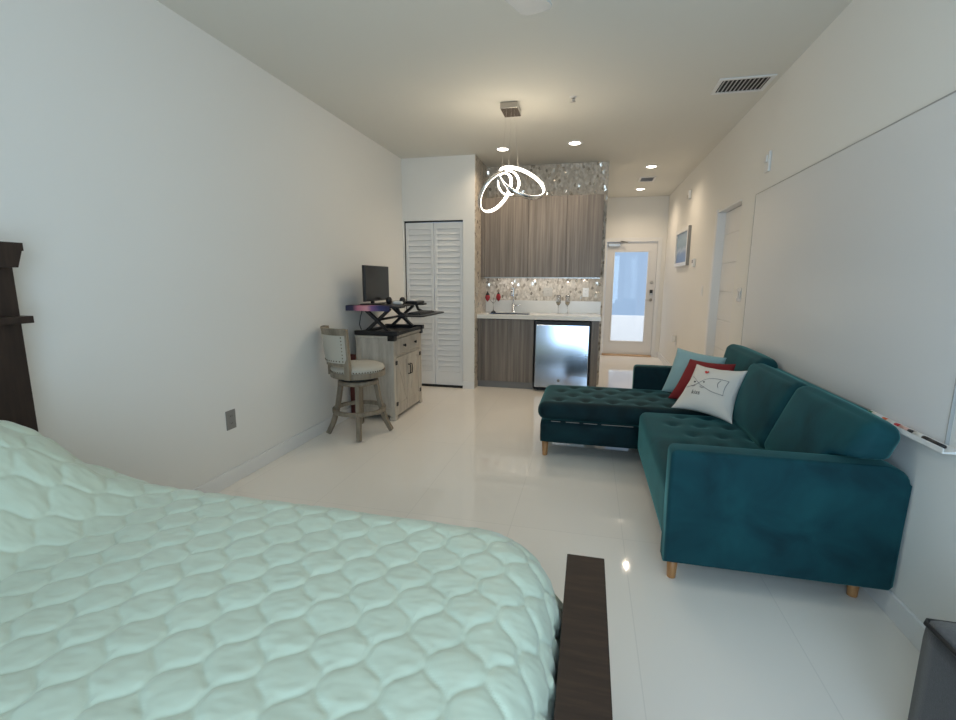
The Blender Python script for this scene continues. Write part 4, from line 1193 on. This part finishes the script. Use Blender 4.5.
t = thing('picture_frame', 'white framed blue seascape picture on the hall wall', 'picture', (R_, 7.27, 1.81))
b = bm_new(); PY0, PY1, PZ0, PZ1 = 6.76, 7.66, 1.555, 2.065
fw = 0.05
for a in ((PY0, PY1, PZ1-fw, PZ1), (PY0, PY1, PZ0, PZ0+fw), (PY0, PY0+fw, PZ0+fw, PZ1-fw), (PY1-fw, PY1, PZ0+fw, PZ1-fw)): box(b, R_-0.04, R_, *a, bev=0.003)
obj('frame', b, M_trim, t)
obj('print', B(R_-0.022, R_-0.016, PY0+fw, PY1-fw, PZ0+fw, PZ1-fw), picture_mat(), t, origin=(R_-0.02, 7.27, 1.81))
obj('side_edge', B(R_-0.039, R_, PY0-0.006, PY0-0.0005, PZ0, PZ1), M_plate, t)

t = thing('thermostat', 'small white thermostat on the hall wall below and right of the picture', 'thermostat', (R_, 6.40, 1.575))
obj('cover', B(R_-0.028, R_, 6.345, 6.455, 1.525, 1.625, bev=0.006), M_whiteplastic, t)
obj('display', B(R_-0.030, R_-0.027, 6.37, 6.43, 1.57, 1.61), M_plate, t)
t = thing('fire_alarm', 'white fire alarm strobe high on the right wall just above the whiteboard corner', 'alarm', (R_, 4.075, 2.22))
obj('housing', B(R_-0.018, R_, 4.03, 4.12, 2.150, 2.295, bev=0.006), M_whiteplastic, t)
obj('strobe_lens', B(R_-0.030, R_-0.017, 4.050, 4.100, 2.220, 2.270, bev=0.005), M_whiteplastic, t)
t = thing('wall_sensor', 'small white box sensor high on the hall wall above the picture', 'sensor', (R_, 7.0, 2.47))
obj('housing', B(R_-0.035, R_, 6.95, 7.05, 2.43, 2.54, bev=0.01), M_whiteplastic, t)
obj('lens_window', B(R_-0.037, R_-0.034, 6.96, 7.04, 2.43, 2.48), M_beigeplastic, t)

# ------------------------------------------------------------------ light
W = bpy.data.worlds.new('World'); S.world = W; W.use_nodes = True
bg = W.node_tree.nodes['Background']; bg.inputs[0].default_value = (0.42, 0.60, 0.86, 1); bg.inputs[1].default_value = 0.80
def lamp(name, kind, loc, rot, energy, col, **kw):
    d = bpy.data.lights.new(name, kind); d.energy = energy; d.color = col
    for k, v in kw.items(): setattr(d, k, v)
    o = bpy.data.objects.new(name, d); COL.objects.link(o); o.location = loc; o.rotation_euler = rot
    return o
lamp('daylight', 'AREA', (0.06, YR-0.25, 1.25), (R(90), 0, 0), 80, (0.63, 0.83, 1.0), shape='RECTANGLE', size=2.2, size_y=2.3)
lamp('landing_fill', 'AREA', (0.7, 9.25, 2.6), (R(35), 0, 0), 48, (1.0, 0.98, 0.95), shape='RECTANGLE', size=2.5, size_y=0.5)  # unseen lamp, added outside to brighten the white parapet
for i, (x, y) in enumerate(LIGHTS):
    lamp('downlight_lamp', 'SPOT', (x, y, H_-0.02), (0, 0, 0), 25, (1.0, 0.81, 0.59), spot_size=R(150), spot_blend=0.8, shadow_soft_size=0.02)
lamp('under_cabinet_light', 'AREA', (-0.6, 6.02, 1.378), (R(25), 0, 0), 1.6, (1.0, 0.93, 0.84), shape='RECTANGLE', size=1.3, size_y=0.02)
lamp('unseen_fill', 'POINT', (FX, FY, 2.36), (0, 0, 0), 7, (1.0, 0.93, 0.82), shadow_soft_size=0.12)  # unseen fill added below the fan hub to lift floor and walls
lamp('pendant_lamp', 'POINT', (-0.70, 4.15, 2.16), (0, 0, 0), 12, (1.0, 0.84, 0.62), shadow_soft_size=0.18)

# ------------------------------------------------------------------ camera
cam = bpy.data.cameras.new('camera'); cam.sensor_width = 36; cam.sensor_fit = 'HORIZONTAL'
cam.lens = F_PX/956*36; cam.clip_start = 0.02
co = bpy.data.objects.new('camera', cam); COL.objects.link(co)
m = Matrix((( RT.x, UP.x, -FW.x, 0), (RT.y, UP.y, -FW.y, 0), (RT.z, UP.z, -FW.z, CAM_H), (0, 0, 0, 1)))
co.matrix_world = m
S.camera = co
S.view_settings.view_transform = 'Standard'
S.view_settings.look = 'None'
S.view_settings.exposure = 0.16
S.cycles.max_bounces = 10
S.cycles.diffuse_bounces = 6
S.cycles.sample_clamp_indirect = 6
S.cycles.caustics_reflective = False; S.cycles.caustics_refractive = False
